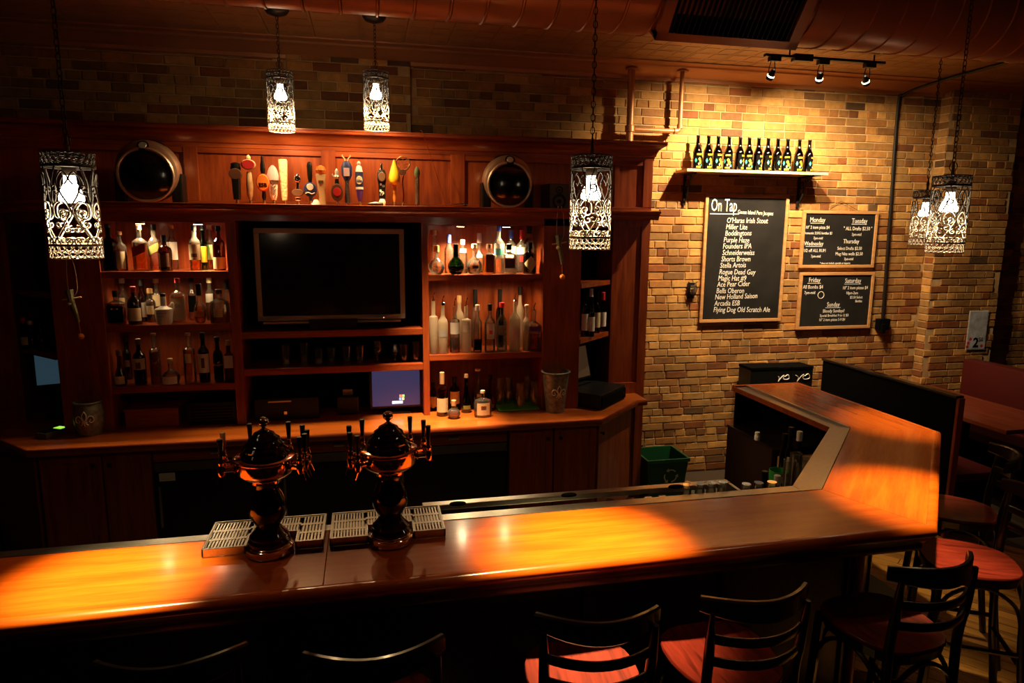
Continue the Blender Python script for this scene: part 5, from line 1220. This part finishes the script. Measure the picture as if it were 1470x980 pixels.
# ---- the bartender's side of the return: coolers, bottles, glasses
cl = thing('under_bar_cooler', 'dark brown cabinet inside the bar return beneath its end', 'cabinet')
link('case', B(2.60, 2.89, 3.80, 4.37, 0.05, .78, bev=.004), plain('cabinet_brown', (.022, .008, .004), .6, spec=.2), cl); link('top_rim', B(2.595, 2.89, 3.79, 4.37, .78, .79), BLACKW, cl)
ib = thing('ice_bin', 'steel topped under-bar bin crowded with bottles in bar corner', 'ice bin')
bm = bmesh.new(); prism(bm, [(1.95, 2.62), (2.62, 3.34), (2.62, 3.78), (2.88, 3.78), (2.88, 3.30), (2.05, 2.47)], .40, .62); link('case', bm, STEELD, ib)
bm = bmesh.new(); prism(bm, [(2.63, 3.50), (2.63, 3.78), (2.88, 3.78), (2.88, 3.50)], .62, .74); link('cutting_board', bm, plain('worn_tan_board', (.32, .19, .10), .6), ib)
fg = bottle('white cream-topped squeeze bottle on the return cabinet', 1082, 1089, 620, .79, 3.98, 'squat', PORCELAIN, (WHITEP, .3), None, group='bar tools in the return')
G = 'bottles in the well inside the bar corner'
for px, pt, Y, gm, cpm, lm, zz_, kd, lab in ((1134, 613, 3.50, DRK, BLACK, WHITEP, .62, 'std', 'brown bottle with black cap and white label, tallest in bar well'),
    (1146, 619, 3.40, DRK, WHITEP, WHITEP, .62, 'std', 'brown bottle with white label in the bar corner well'),
    (1125, 622, 3.60, DRK, BLACK, None, .62, 'wine', 'dark slim bottle behind others in the bar corner well'),
    (1096, 676, 2.95, DRK, BLACK, CREAM, .62, 'std', 'small beer bottle with cream label just past steel ledge'),
    (1114, 682, 2.90, DRK, WHITEP, WHITEP, .62, 'std', 'small beer bottle with white label nearer the steel corner')):
    bottle(lab, px-5, px+5, pt, zz_, Y, kd, gm, (cpm, .14), (lm, .3, .55, 1.1) if lm else None, group=G)
gb = thing('green_beer_bucket', 'green beer bucket with pale oval label inside the bar corner', 'bucket', (at(1120, 655, 3.42).x, 3.42, .62))
bm = bmesh.new(); lathe(bm, [(.05, 0), (.058, .17), (.054, .17), (.046, .01)], 20, cap=False); link('body', bm, plain('beer_green', (.03, .30, .06), .4), gb, True)
bm = bmesh.new(); patch(bm, .0585, -PI/2-.6, -PI/2+.6, .05, .15, diamond=False, seg=8); o = link('oval_label', bm, WHITEP, gb, True)
bm = bmesh.new(); patch(bm, .0593, -PI/2-.35, -PI/2+.35, .09, .11, seg=6); link('label_band', bm, GREENP, gb, True)
for i, (px, py, Y) in enumerate(((1134, 665, 3.12), (1150, 676, 3.10), (1143, 655, 3.28), (1158, 663, 3.30))):
    q = at(px, py, Y); glassware(q.x, Y, .62, .034, max(.09, q.z-.60), 'clear tumbler among bottles in bar corner well, %s of four' % nms[i], 'tumblers in the bar corner well')
sh = thing('shaker_handle', 'bent chrome handle sticking up by the steel corner', 'handle', (at(1152, 688, 3.02).x, 3.02, .62))
bm = bmesh.new(); tube(bm, bez([(-.06, 0, 0), (-.03, 0, .09), (.03, 0, .12), (.10, 0, .12)], 5), .010, 8); link('rod', bm, CHROME, sh, True)

# ================================================================ STOOLS
def curved_board(bm, pts, z0, z1, th, lean=0.0):
    n = len(pts); rings = []
    for i, p in enumerate(pts):
        a = Vector(pts[max(0, i-1)]); b = Vector(pts[min(n-1, i+1)]); d = (b-a).normalized(); nn = Vector((-d.y, d.x, 0))
        t = i/(n-1); za, zb2 = z0(t), z1(t); c = Vector((p[0], p[1], 0))
        def V(s, z): return bm.verts.new((c.x+nn.x*s*th/2, c.y+nn.y*s*th/2-(z-z0(.5))*lean, z))
        e = min(.006, (zb2-za)*.3)
        rings.append([V(-1, za+e), V(-.5, za), V(.5, za), V(1, za+e), V(1, zb2-e), V(.5, zb2), V(-.5, zb2), V(-1, zb2-e)])
    for A, Bq in zip(rings, rings[1:]):
        for k in range(8): l = (k+1) % 8; bm.faces.new((A[k], A[l], Bq[l], Bq[k]))
    bm.faces.new(rings[0]); bm.faces.new(list(reversed(rings[-1]))); bmesh.ops.recalc_face_normals(bm, faces=bm.faces)
SZ = 0.755
def make_stool(label):
    t = thing('bar_stool', label, 'stool', (0, 0, 0), 0, 'black bentwood bar stools with red seats')
    # seat outline, rounded trapezoid dished in the middle
    out = []
    for i in range(32):
        a = 2*PI*i/32; c, s = math.cos(a), math.sin(a); q = (abs(c)**3.2+abs(s)**3.2)**(-1/3.2)
        wx = .188 if s > 0 else .188-.03*abs(s); out.append((q*c*wx, q*s*.19))
    bm = bmesh.new(); lv = []
    for k, z in ((.93, SZ-.012), (1.0, SZ-.004), (1.0, SZ+.004), (.985, SZ+.008), (.75, SZ+.004), (.4, SZ-.001)):
        lv.append([bm.verts.new((x*k, y*k, z)) for x, y in out])
    for A, Bq in zip(lv, lv[1:]):
        for i in range(32): j = (i+1) % 32; bm.faces.new((A[i], A[j], Bq[j], Bq[i]))
    bm.faces.new(list(reversed(lv[0]))); bm.faces.new(lv[-1]); link('seat', bm, SEATRED, t, True)
    bm = bmesh.new(); pts = [(x*.95, y*.95, SZ-.03) for x, y in out]
    for i in range(32):
        j = (i+1) % 32; a, b = pts[i], pts[j]
        v = [bm.verts.new((a[0], a[1], SZ-.045)), bm.verts.new((b[0], b[1], SZ-.045)), bm.verts.new((b[0]*1.03, b[1]*1.03, SZ-.010)), bm.verts.new((a[0]*1.03, a[1]*1.03, SZ-.010))]; bm.faces.new(v)
    bmesh.ops.remove_doubles(bm, verts=bm.verts, dist=.0001); ed = [e for e in bm.edges if e.is_boundary]; bmesh.ops.holes_fill(bm, edges=ed); bmesh.ops.recalc_face_normals(bm, faces=bm.faces)
    link('seat_frame', bm, BLACKW, t)
    for s in (-1, 1):
        bm = bmesh.new(); tube(bm, bez([(s*.185, .195, 0), (s*.165, .165, .35), (s*.150, .150, SZ-.02)], 5), .019, 8); link('leg', bm, BLACKW, t, True)
        bm = bmesh.new(); tube(bm, bez([(s*.180, -.235, 0), (s*.163, -.185, .40), (s*.158, -.172, SZ), (s*.162, -.185, .90), (s*.168, -.200, 1.055)], 5), .017, 10, taper=[1]*16+[.95, .9, .8, .68, .5]); link('leg', bm, BLACKW, t, True)
    arc = lambda w_, y0, sag, n=14: [(w_*(2*i/n-1), y0-sag*(1-(2*i/n-1)**2), 0) for i in range(n+1)]
    bm = bmesh.new(); curved_board(bm, arc(.186, -.158, .090), lambda t_: 1.030+.012*abs(2*t_-1)**2, lambda t_: 1.105-.012*abs(2*t_-1)**3, .020); link('crest_rail', bm, BLACKW, t, True)
    for z in (.87, .945):
        bm = bmesh.new(); curved_board(bm, arc(.158, -.185, .055), lambda t_, z=z: z, lambda t_, z=z: z+.032, .012); link('back_slat', bm, BLACKW, t, True)
    for k, (a, b) in enumerate((((-.17, .172, .30), (.17, .172, .30)), ((-.168, .17, .42), (-.163, -.18, .42)), ((.168, .17, .42), (.163, -.18, .42)), ((-.165, -.19, .36), (.165, -.19, .36)))):
        bm = bmesh.new(); tube(bm, [a, b], .011, 8); link('stretcher', bm, BLACKW, t, True)
    for k in range(4):   # bent braces arching up under the seat
        a = ((-.155, .155), (.155, .155), (.16, -.18), (-.16, -.18), (-.155, .155))[k:k+2]
        A, Bq = Vector((*a[0], .50)), Vector((*a[1], .50)); mid = (A+Bq)/2
        bm = bmesh.new(); tube(bm, bez([A, A.lerp(mid, .25)+Vector((0, 0, .14)), mid+Vector((0, 0, .205)), Bq.lerp(mid, .25)+Vector((0, 0, .14)), Bq], 5), .009, 6); link('bent_brace', bm, BLACKW, t, True)
    return t
s0 = make_stool('black stool with lit red seat, third one along the bar front')
tr0 = tree_of(s0)
s0.location = (0.660, 1.895, 0); s0.rotation_euler.z = -0.10
for loc, rz, lab in (((1.165, 1.905, 0), 0.02, 'black stool with lit red seat, next to the dim corner stool'),
    ((1.865, 1.965, 0), 0.10, 'black stool with dim dark red seat tucked under bar corner'),
    ((2.615, 2.315, 0), 1.05, 'stool with brightly lit red seat at the angled bar corner'),
    ((3.03, 2.80, 0), 0.92, 'stool with brownish seat farthest round the bar corner'),
    ((-0.535, 1.93, 0), 0.02, 'stool of which only a curved rail shows, below left lit pool'),
    ((-0.010, 1.86, 0), 0.02, 'stool of which only a curved rail shows, below the beer towers')):
    dup(s0, loc, rz, lab, tr0)

# ================================================================ ON THE BRICK WALL
YP = YW-0.012
# beer shelf
a, b = at(985, 240, 5.27), at(1187, 250, 5.27); zsf = (a.z+b.z)/2
sf = thing('wall_shelf', 'pine plank shelf on black iron brackets holding beer bottles', 'shelf')
link('board', B(a.x, b.x, 5.25, YP, zsf-.022, zsf, bev=.002), PINE, sf)
for px in (990, 1156):
    x = at(px, 262, 5.38).x; br = bmesh.new()
    box(br, x-.012, x+.012, YP-.012, YP, zsf-.29, zsf-.022); box(br, x-.012, x+.012, 5.28, YP, zsf-.034, zsf-.022)
    tube(br, bez([(x, YP-.008, zsf-.27), (x, YP-.06, zsf-.20), (x, YP-.085, zsf-.12), (x, YP-.15, zsf-.06), (x, 5.29, zsf-.034)], 6), .007, 6)
    tube(br, [(x, YP-.05+.028*math.cos(q), zsf-.10+.028*math.sin(q)) for q in [2*PI*k/14 for k in range(14)]], .006, 5, True)
    tube(br, [(x, YP-.11+.02*math.cos(q), zsf-.065+.02*math.sin(q)) for q in [2*PI*k/12 for k in range(12)]], .005, 5, True)
    tube(br, [(x, YP-.025+.016*math.cos(q), zsf-.18+.016*math.sin(q)) for q in [2*PI*k/12 for k in range(12)]], .005, 5, True)
    link('bracket', br, IRON, sf, True)
BX = [1001, 1016, 1030, 1045.5, 1061.5, 1074.5, 1088, 1101.5, 1115.5, 1129.5, 1146.5, 1161]
BLK_BEER = glass('black_beer_glass', (.02, .015, .01), .8)
bproto = None
for i, px in enumerate(BX):
    x = at(px, 225, 5.36).x; lab = 'dark beer bottle with yellow and teal label, %s from left on plank shelf' % nms[i]
    if bproto is None:
        t = thing('beer_bottle', lab, 'bottle', (x, 5.36, zsf), 0, 'large beer bottles on the plank shelf')
        bm = bmesh.new(); lathe(bm, [(.034, 0), (.037, .008), (.037, .145), (.032, .170), (.020, .195), (.0155, .22), (.0135, .262), (.0155, .264), (.0155, .272), (.0135, .274)], 20); link('glass_body', bm, BLK_BEER, t, True)
        bm = bmesh.new(); lathe(bm, [(.0145, .274), (.016, .276), (.0155, .283), (.012, .285)], 14); link('cap', bm, BLACK, t, True)
        bm = bmesh.new(); patch(bm, .0378, -PI/2-1.3, -PI/2+1.3, .015, .140, seg=12); lb = link('bottle_label', bm, MATTEBLACK, t, True)
        for mm_, q in ((YEL, ((-.55, .55, .120, .134), (.0, .75, .045, .085), (-.25, .45, .070, .105), (-.6, .5, .018, .032))), (TEAL, ((-1.0, -.45, .055, .100), (.5, .95, .03, .05))), (CREAM, ((-.2, .1, .04, .055),))):
            bm = bmesh.new()
            for q0, q1, z0, z1 in q: patch(bm, .0386, -PI/2+q0, -PI/2+q1, z0, z1, seg=5, diamond=(z1-z0 > .03))
            link('label_print', bm, mm_, lb, True)['kind'] = 'stuff'
        bproto = (t, tree_of(t))
    else: dup(bproto[0], (x, 5.36, zsf), random.uniform(-.7, .7), lab, bproto[1])

def board(label, px, tl, br_, rot=0.0, fr=.028, name='chalkboard'):
    x0, x1, z1, z0 = tl[0], br_[0], tl[1], br_[1]
    t = thing(name, label, 'chalkboard', ((x0+x1)/2, YP-.012, (z0+z1)/2)); W_, H2 = (x1-x0)/2, (z1-z0)/2
    t.rotation_euler = (0, rot, 0)
    for nm_, q in (('frame_rail', (-W_, W_, H2-fr, H2)), ('frame_rail', (-W_, W_, -H2, -H2+fr)), ('frame_stile', (-W_, -W_+fr, -H2+fr, H2-fr)), ('frame_stile', (W_-fr, W_, -H2+fr, H2-fr))):
        link(nm_, B(q[0], q[1], -.014, .010, q[2], q[3], bev=.003), OAKFRAME, t)
    link('slate', B(-W_+fr*.8, W_-fr*.8, -.004, .006, -H2+fr*.8, H2-fr*.8), SLATE, t)
    return t, W_, H2
t, W_, H2 = board('tall chalkboard headed On Tap listing beers', 0, (2.90, 2.530), (3.715, 1.40))
text('lettering', 'On Tap', (-W_+.055, -.006, H2-.145), .155, t, off=.0005, sx=.52)
link('underline', B(-W_+.05, -W_+.33, -.0055, -.0045, H2-.172, H2-.165), CHALK, t)
text('lettering', 'Goose Island Pere Jacques', (-W_+.315, -.006, H2-.165), .050, t, sx=.66, tilt=.03)
lst = ["O'Haras Irish Stout", 'Miller Lite', 'Boddingtons', 'Purple Haze', 'Founders IPA', 'Schneiderweiss', 'Shorts Brown', 'Stella Artois', 'Rogue Dead Guy', 'Magic Hat #9', 'Ace Pear Cider', 'Bells Oberon', 'New Holland Saison', 'Arcadia ESB', 'Flying Dog Old Scratch Ale']
rj = random.Random(3)
for i, s in enumerate(lst):
    text('lettering', s, (-W_+.215-.006*i+rj.uniform(-.004, .004), -.006, H2-.245-i*.0565), .066, t, sx=.78, shear=.12, tilt=rj.uniform(-.02, .02))
t, W_, H2 = board('upper small chalkboard with Monday to Thursday specials', 0, (3.868, 2.405), (4.655, 1.885))
def T_(s, x, z, sz=.045, **k): text('lettering', s, (x, -.006, z), sz, t, sx=.8, align='CENTER', **k)
T_('Monday', -.24, .155, .062); link('underline', B(-.31, -.17, -.0055, -.0045, .143, .147), CHALK, t)
T_('10" 2 item pizza $4', -.235, .095, .040); T_('Domestic 2LRG bottles $2', -.225, .045, .034); T_('7pm-mid', -.22, .0, .034)
T_('Tuesday', .20, .150, .062); link('underline', B(.12, .28, -.0055, -.0045, .138, .142), CHALK, t); T_('" ALL Drafts $2.50 "', .19, .085, .046); T_('7pm-mid', .18, .035, .036)
T_('Wednesday', -.26, -.055, .052); link('underline', B(-.34, -.18, -.0055, -.0045, -.066, -.062), CHALK, t); T_('1/2 off ALL RUM', -.245, -.115, .042); T_('7pm-mid', -.23, -.165, .036)
T_('Thursday', .13, -.035, .056); T_('Select Drafts $2.50', .12, -.095, .042); T_('Mug Nite wells $2.50', .12, -.145, .042); T_('7pm-mid', .12, -.190, .034)
T_('* does not include specials or imports', -.02, -.225, .026)
bm = bmesh.new(); tube(bm, [(-.20, -.002, H2-.005), (0, .006, H2+.085), (.20, -.002, H2-.005)], .0028, 5); link('hanging_cord', bm, BRWN, t)
t, W_, H2 = board('lower small chalkboard with Friday, Saturday and Sunday specials', 0, (3.885, 1.845), (4.675, 1.313))
T_('Friday', -.24, .175, .062); link('underline', B(-.31, -.17, -.0055, -.0045, .163, .167), CHALK, t); T_('All Bombs $4', -.25, .115, .048); T_('7pm-mid', -.28, .065, .040)
bm = bmesh.new(); tube(bm, [(-.16+.032*math.cos(q), -.005, .055+.032*math.sin(q)) for q in [2*PI*k/20 for k in range(20)]], .003, 4, True); link('chalk_ring', bm, CHALK, t)
T_('Saturday', .17, .165, .062); link('underline', B(.08, .26, -.0055, -.0045, .152, .156), CHALK, t); T_('10" 2 item pizzas $4', .20, .105, .042); T_('10pm-2am', .17, .058, .038); T_('$2.50 Select', .22, .018, .034); T_('Bottles', .25, -.018, .032)
T_('Sunday', -.02, -.055, .060); link('underline', B(-.10, .06, -.0055, -.0045, -.067, -.063), CHALK, t); T_('Bloody Sundays!', -.01, -.110, .044); T_('Special Breakfast 9 to 12 $3', -.0, -.150, .034); T_('10" 2 item pizzas 5-9 $4', -.02, -.190, .036)

def candle(px, py, lab):
    p = at(px, py, YP-.03); t = thing('candle_sconce', lab, 'sconce', (p.x, YP, p.z), 0, 'small wall candle sconces')
    bm = bmesh.new(); box(bm, -.035, .035, -.008, 0, -.09, .05, bev=.003); link('backplate', bm, IRON, t)
    bm = bmesh.new()
    for s in (-1, 1): tube(bm, bez([(0, -.01, -.085), (s*.03, -.03, -.05), (s*.042, -.03, .0), (s*.03, -.03, .045), (s*.045, -.03, .06)], 4), .004, 5)
    link('scroll_arm', bm, IRON, t, True)
    bm = bmesh.new(); lathe(bm, [(.018, -.05), (.026, -.03), (.026, .03), (.023, .03), (.023, -.028)], 14, (0, -.038, 0), cap=False); link('glass_cup', bm, CLR, t, True)
    bm = bmesh.new(); lathe(bm, [(.018, -.03), (.018, .0), (.004, .002)], 12, (0, -.038, 0)); link('candle', bm, CREAM, t, True)
candle(994, 414, 'small iron candle sconce left of the tall chalkboard'); candle(1378, 411, 'small iron candle sconce on brick pier above the poster')
# poster
yq = YW-.122
p0, p1_ = at(1393, 447, yq), at(1417, 500, yq); pw_ = at(1420, 446, yq).x-at(1394, 446, yq).x
ps = thing('poster', 'small pale poster with red motif priced 2.50 on brick pier', 'poster', ((p0.x+p0.x+pw_)/2, yq, (p0.z+p1_.z)/2)); hp, wp = (p0.z-p1_.z)/2, pw_/2
link('sheet', B(-wp, wp, -.002, 0, -hp, hp), plain('pale_blue_print', (.42, .46, .50), .6, var=.35, scale=14), ps)
link('white_border', B(-wp-.008, wp+.008, 0, .001, -hp-.008, hp+.008), WHITEP, ps)
for m_, c in ((MATTEBLACK, [(-.09, .02), (-.03, .08), (.0, .06), (.06, .10), (.09, .07)]), (RED, [(-.06, .035), (.0, .07), (.06, .075)]), (CREAM, [(-.05, -.02), (.03, .01), (.08, .04)]), (MATTEBLACK, [(-.08, -.04), (-.04, -.055), (.02, -.03), (.06, -.035)]), (CREAM, [(-.06, .13), (.0, .15), (.06, .13)])):
    bm = bmesh.new(); tube(bm, [(x, -.003, z) for x, z in bez2(c, 5)], .008, 4); bmesh.ops.scale(bm, vec=(1, .12, 1), verts=bm.verts); link('brush_stroke', bm, m_, ps)
text('lettering', '2', (-.035, -.003, -hp+.02), .13, ps, MATTEBLACK, .0004, off=.004); text('lettering', '50', (.025, -.003, -hp+.075), .055, ps, MATTEBLACK, .0004)
for x, z in ((-.09, -hp+.06), (-.07, -hp+.10), (-.10, -hp+.025), (.07, -hp+.03)):
    bm = bmesh.new(); lathe(bm, [(.016, 0), (.016, .001)], 8, M=Matrix.Translation((x, -.002, z)) @ Matrix.Rotation(PI/2, 4, 'X')); link('red_dot', bm, RED, ps)

# ================================================================ BOOTHS ON THE RIGHT
bp_ = thing('booth_partition', 'tall black booth back between bar return and brick wall', 'booth')
link('panel', B(4.08, 4.13, 3.86, 5.30, 0.0, 1.045, bev=.006), MATTEBLACK, bp_); link('top_cap', B(4.072, 4.138, 3.85, 5.31, 1.045, 1.066, bev=.006), BLACKW, bp_)
link('end_post', B(4.085, 4.135, 3.835, 3.862, 0, 1.05, bev=.004), CHERRY, bp_)
link('seat', B(4.13, 4.58, 3.88, 5.30, .40, .46, bev=.01), VINYL, bp_); link('seat_base', B(4.13, 4.55, 3.90, 5.30, 0, .40), MATTEBLACK, bp_); link('back_cushion', B(4.13, 4.20, 3.90, 5.30, .46, .98, bev=.015), VINYL, bp_)
tb = thing('booth_table', 'red-brown wooden booth table between the black and burgundy seats', 'table')
link('table_top', B(4.665, 5.34, 3.95, 5.35, .715, .75, bev=.004), wood('table_wood', (.12, .02, .008), (.26, .055, .018), 'y', .3, .4), tb); link('pedestal', B(4.96, 5.04, 4.60, 4.68, .02, .715), IRON, tb); link('foot', B(4.80, 5.20, 4.45, 4.83, 0, .025, bev=.004), IRON, tb)
bn = thing('booth_bench', 'burgundy vinyl booth bench with high rounded back', 'booth')
bm = bmesh.new(); box(bm, 5.60, 5.74, 3.95, 5.28, .44, 1.02, bev=.03); link('back_cushion', bm, VINYL, bn, True); link('seat', B(5.28, 5.62, 3.98, 5.28, .38, .46, bev=.015), VINYL, bn); link('base', B(5.32, 5.72, 4.0, 5.28, 0, .38), MATTEBLACK, bn)
# boxes behind the end of the return
sc_ = thing('side_cabinet', 'low grey side cabinet against brick wall behind bar end', 'cabinet')
link('case', B(3.34, 4.04, 5.12, 5.46, 0, .70, bev=.004), plain('dim_grey', (.12, .11, .08), .6), sc_); link('top', B(3.32, 4.06, 5.10, 5.465, .70, .725, bev=.003), plain('dim_grey_top', (.18, .16, .12), .5), sc_)
for i, (p0_, p1x, lab) in enumerate(((1078, 1118, 'plain black box on side cabinet, touching the printed boxes'), (1114, 1140, 'black box with bright white script mark behind bar end'), (1138.5, 1168, 'black box with faint script mark, by the dark booth back'))):
    xa, xb2 = at(p0_, 530, 5.22).x+.004, at(p1x, 530, 5.22).x-.004; ztp = at(p0_, 528-(i == 2)*1.5, 5.22).z
    t = thing('black_box', lab, 'box', ((xa+xb2)/2, 5.22+.02*(i == 1), .7255), 0, 'black boxes on the side cabinet'); w2 = (xb2-xa)/2
    link('case', B(-w2, w2, 0, .20, 0, ztp-.75, bev=.004), BLACK, t); link('lid', B(-w2-.003, w2+.003, -.004, .204, ztp-.75, ztp-.7255, bev=.004), MATTEBLACK, t)
    if i:
        bm = bmesh.new(); zz_ = (ztp-.7255)*.66; s_ = w2*.75
        tube(bm, [(x*s_, -.003, zz_+z*s_) for x, z in bez2([(-1, .3), (-.6, .0), (-.75, -.5), (-.3, .1), (.1, .35), (0, -.1), (.4, -.25), (.9, -.1), (.7, .4), (.2, .15)], 4)], .005 if i == 1 else .0035, 4); link('script_mark', bm, WHITEP if i == 1 else EMBOSS, t)
# recycling bin and floor mat
bi = atz(950, 699, 0)
rbn = thing('recycling_bin', 'green plastic recycling bin with white arrows mark', 'bin', (2.375, 5.02, 0))
def frustum(bm, w0, d0, w1, d1, z0, z1, th=0):
    a = [bm.verts.new((x*w0, y*d0, z0)) for x, y in ((-1, -1), (1, -1), (1, 1), (-1, 1))]; b = [bm.verts.new((x*w1, y*d1, z1)) for x, y in ((-1, -1), (1, -1), (1, 1), (-1, 1))]
    for i in range(4): j = (i+1) % 4; bm.faces.new((a[i], a[j], b[j], b[i]))
    return a, b
bm = bmesh.new(); a, b = frustum(bm, .15, .13, .180, .165, .002, .36); bm.faces.new(list(reversed(a))); a2, b2_ = frustum(bm, .143, .123, .173, .158, .012, .36); bm.faces.new(a2)
link('tub', bm, GREENP, rbn)
bm = bmesh.new()
for q in ((-.19, .19, -.175, -.158), (-.19, .19, .158, .175), (-.19, -.173, -.158, .158), (.173, .19, -.158, .158)): box(bm, q[0], q[1], q[2], q[3], .335, .365, bev=.003)
link('rim', bm, GREENP, rbn)
bm = bmesh.new(); my = -(.13+.035*.18/.36)-.003
for k in range(3):
    a0 = 2*PI*k/3+PI/2; R_ = .055
    P3 = [Vector((R_*math.cos(a0+q), 0, R_*math.sin(a0+q))) for q in (-.85, -.35, .0, .35)]
    tube(bm, P3, .006, 4); e = P3[-1]; dv = (P3[-1]-P3[-2]).normalized(); nn = Vector((-dv.z, 0, dv.x))
    v = [bm.verts.new(e+nn*.018), bm.verts.new(e-nn*.018), bm.verts.new(e+dv*.026)]; bm.faces.new(v)
o = link('recycling_mark', bm, plain('mark_white', (.75, .80, .70), .6), rbn, False, (.03, my-.004, .215)); o.rotation_euler = (.09, 0, 0); o.scale = (1, .15, 1)
fm = link('floor_mat', B(1.9, 3.16, 3.1, 5.20, 0.001, .012, bev=.003), plain('green_grey_rubber', (.085, .08, .05), .7, bump=.3, scale=120), None); tag(fm, 'grey-green rubber floor mat behind the bar', 'mat')
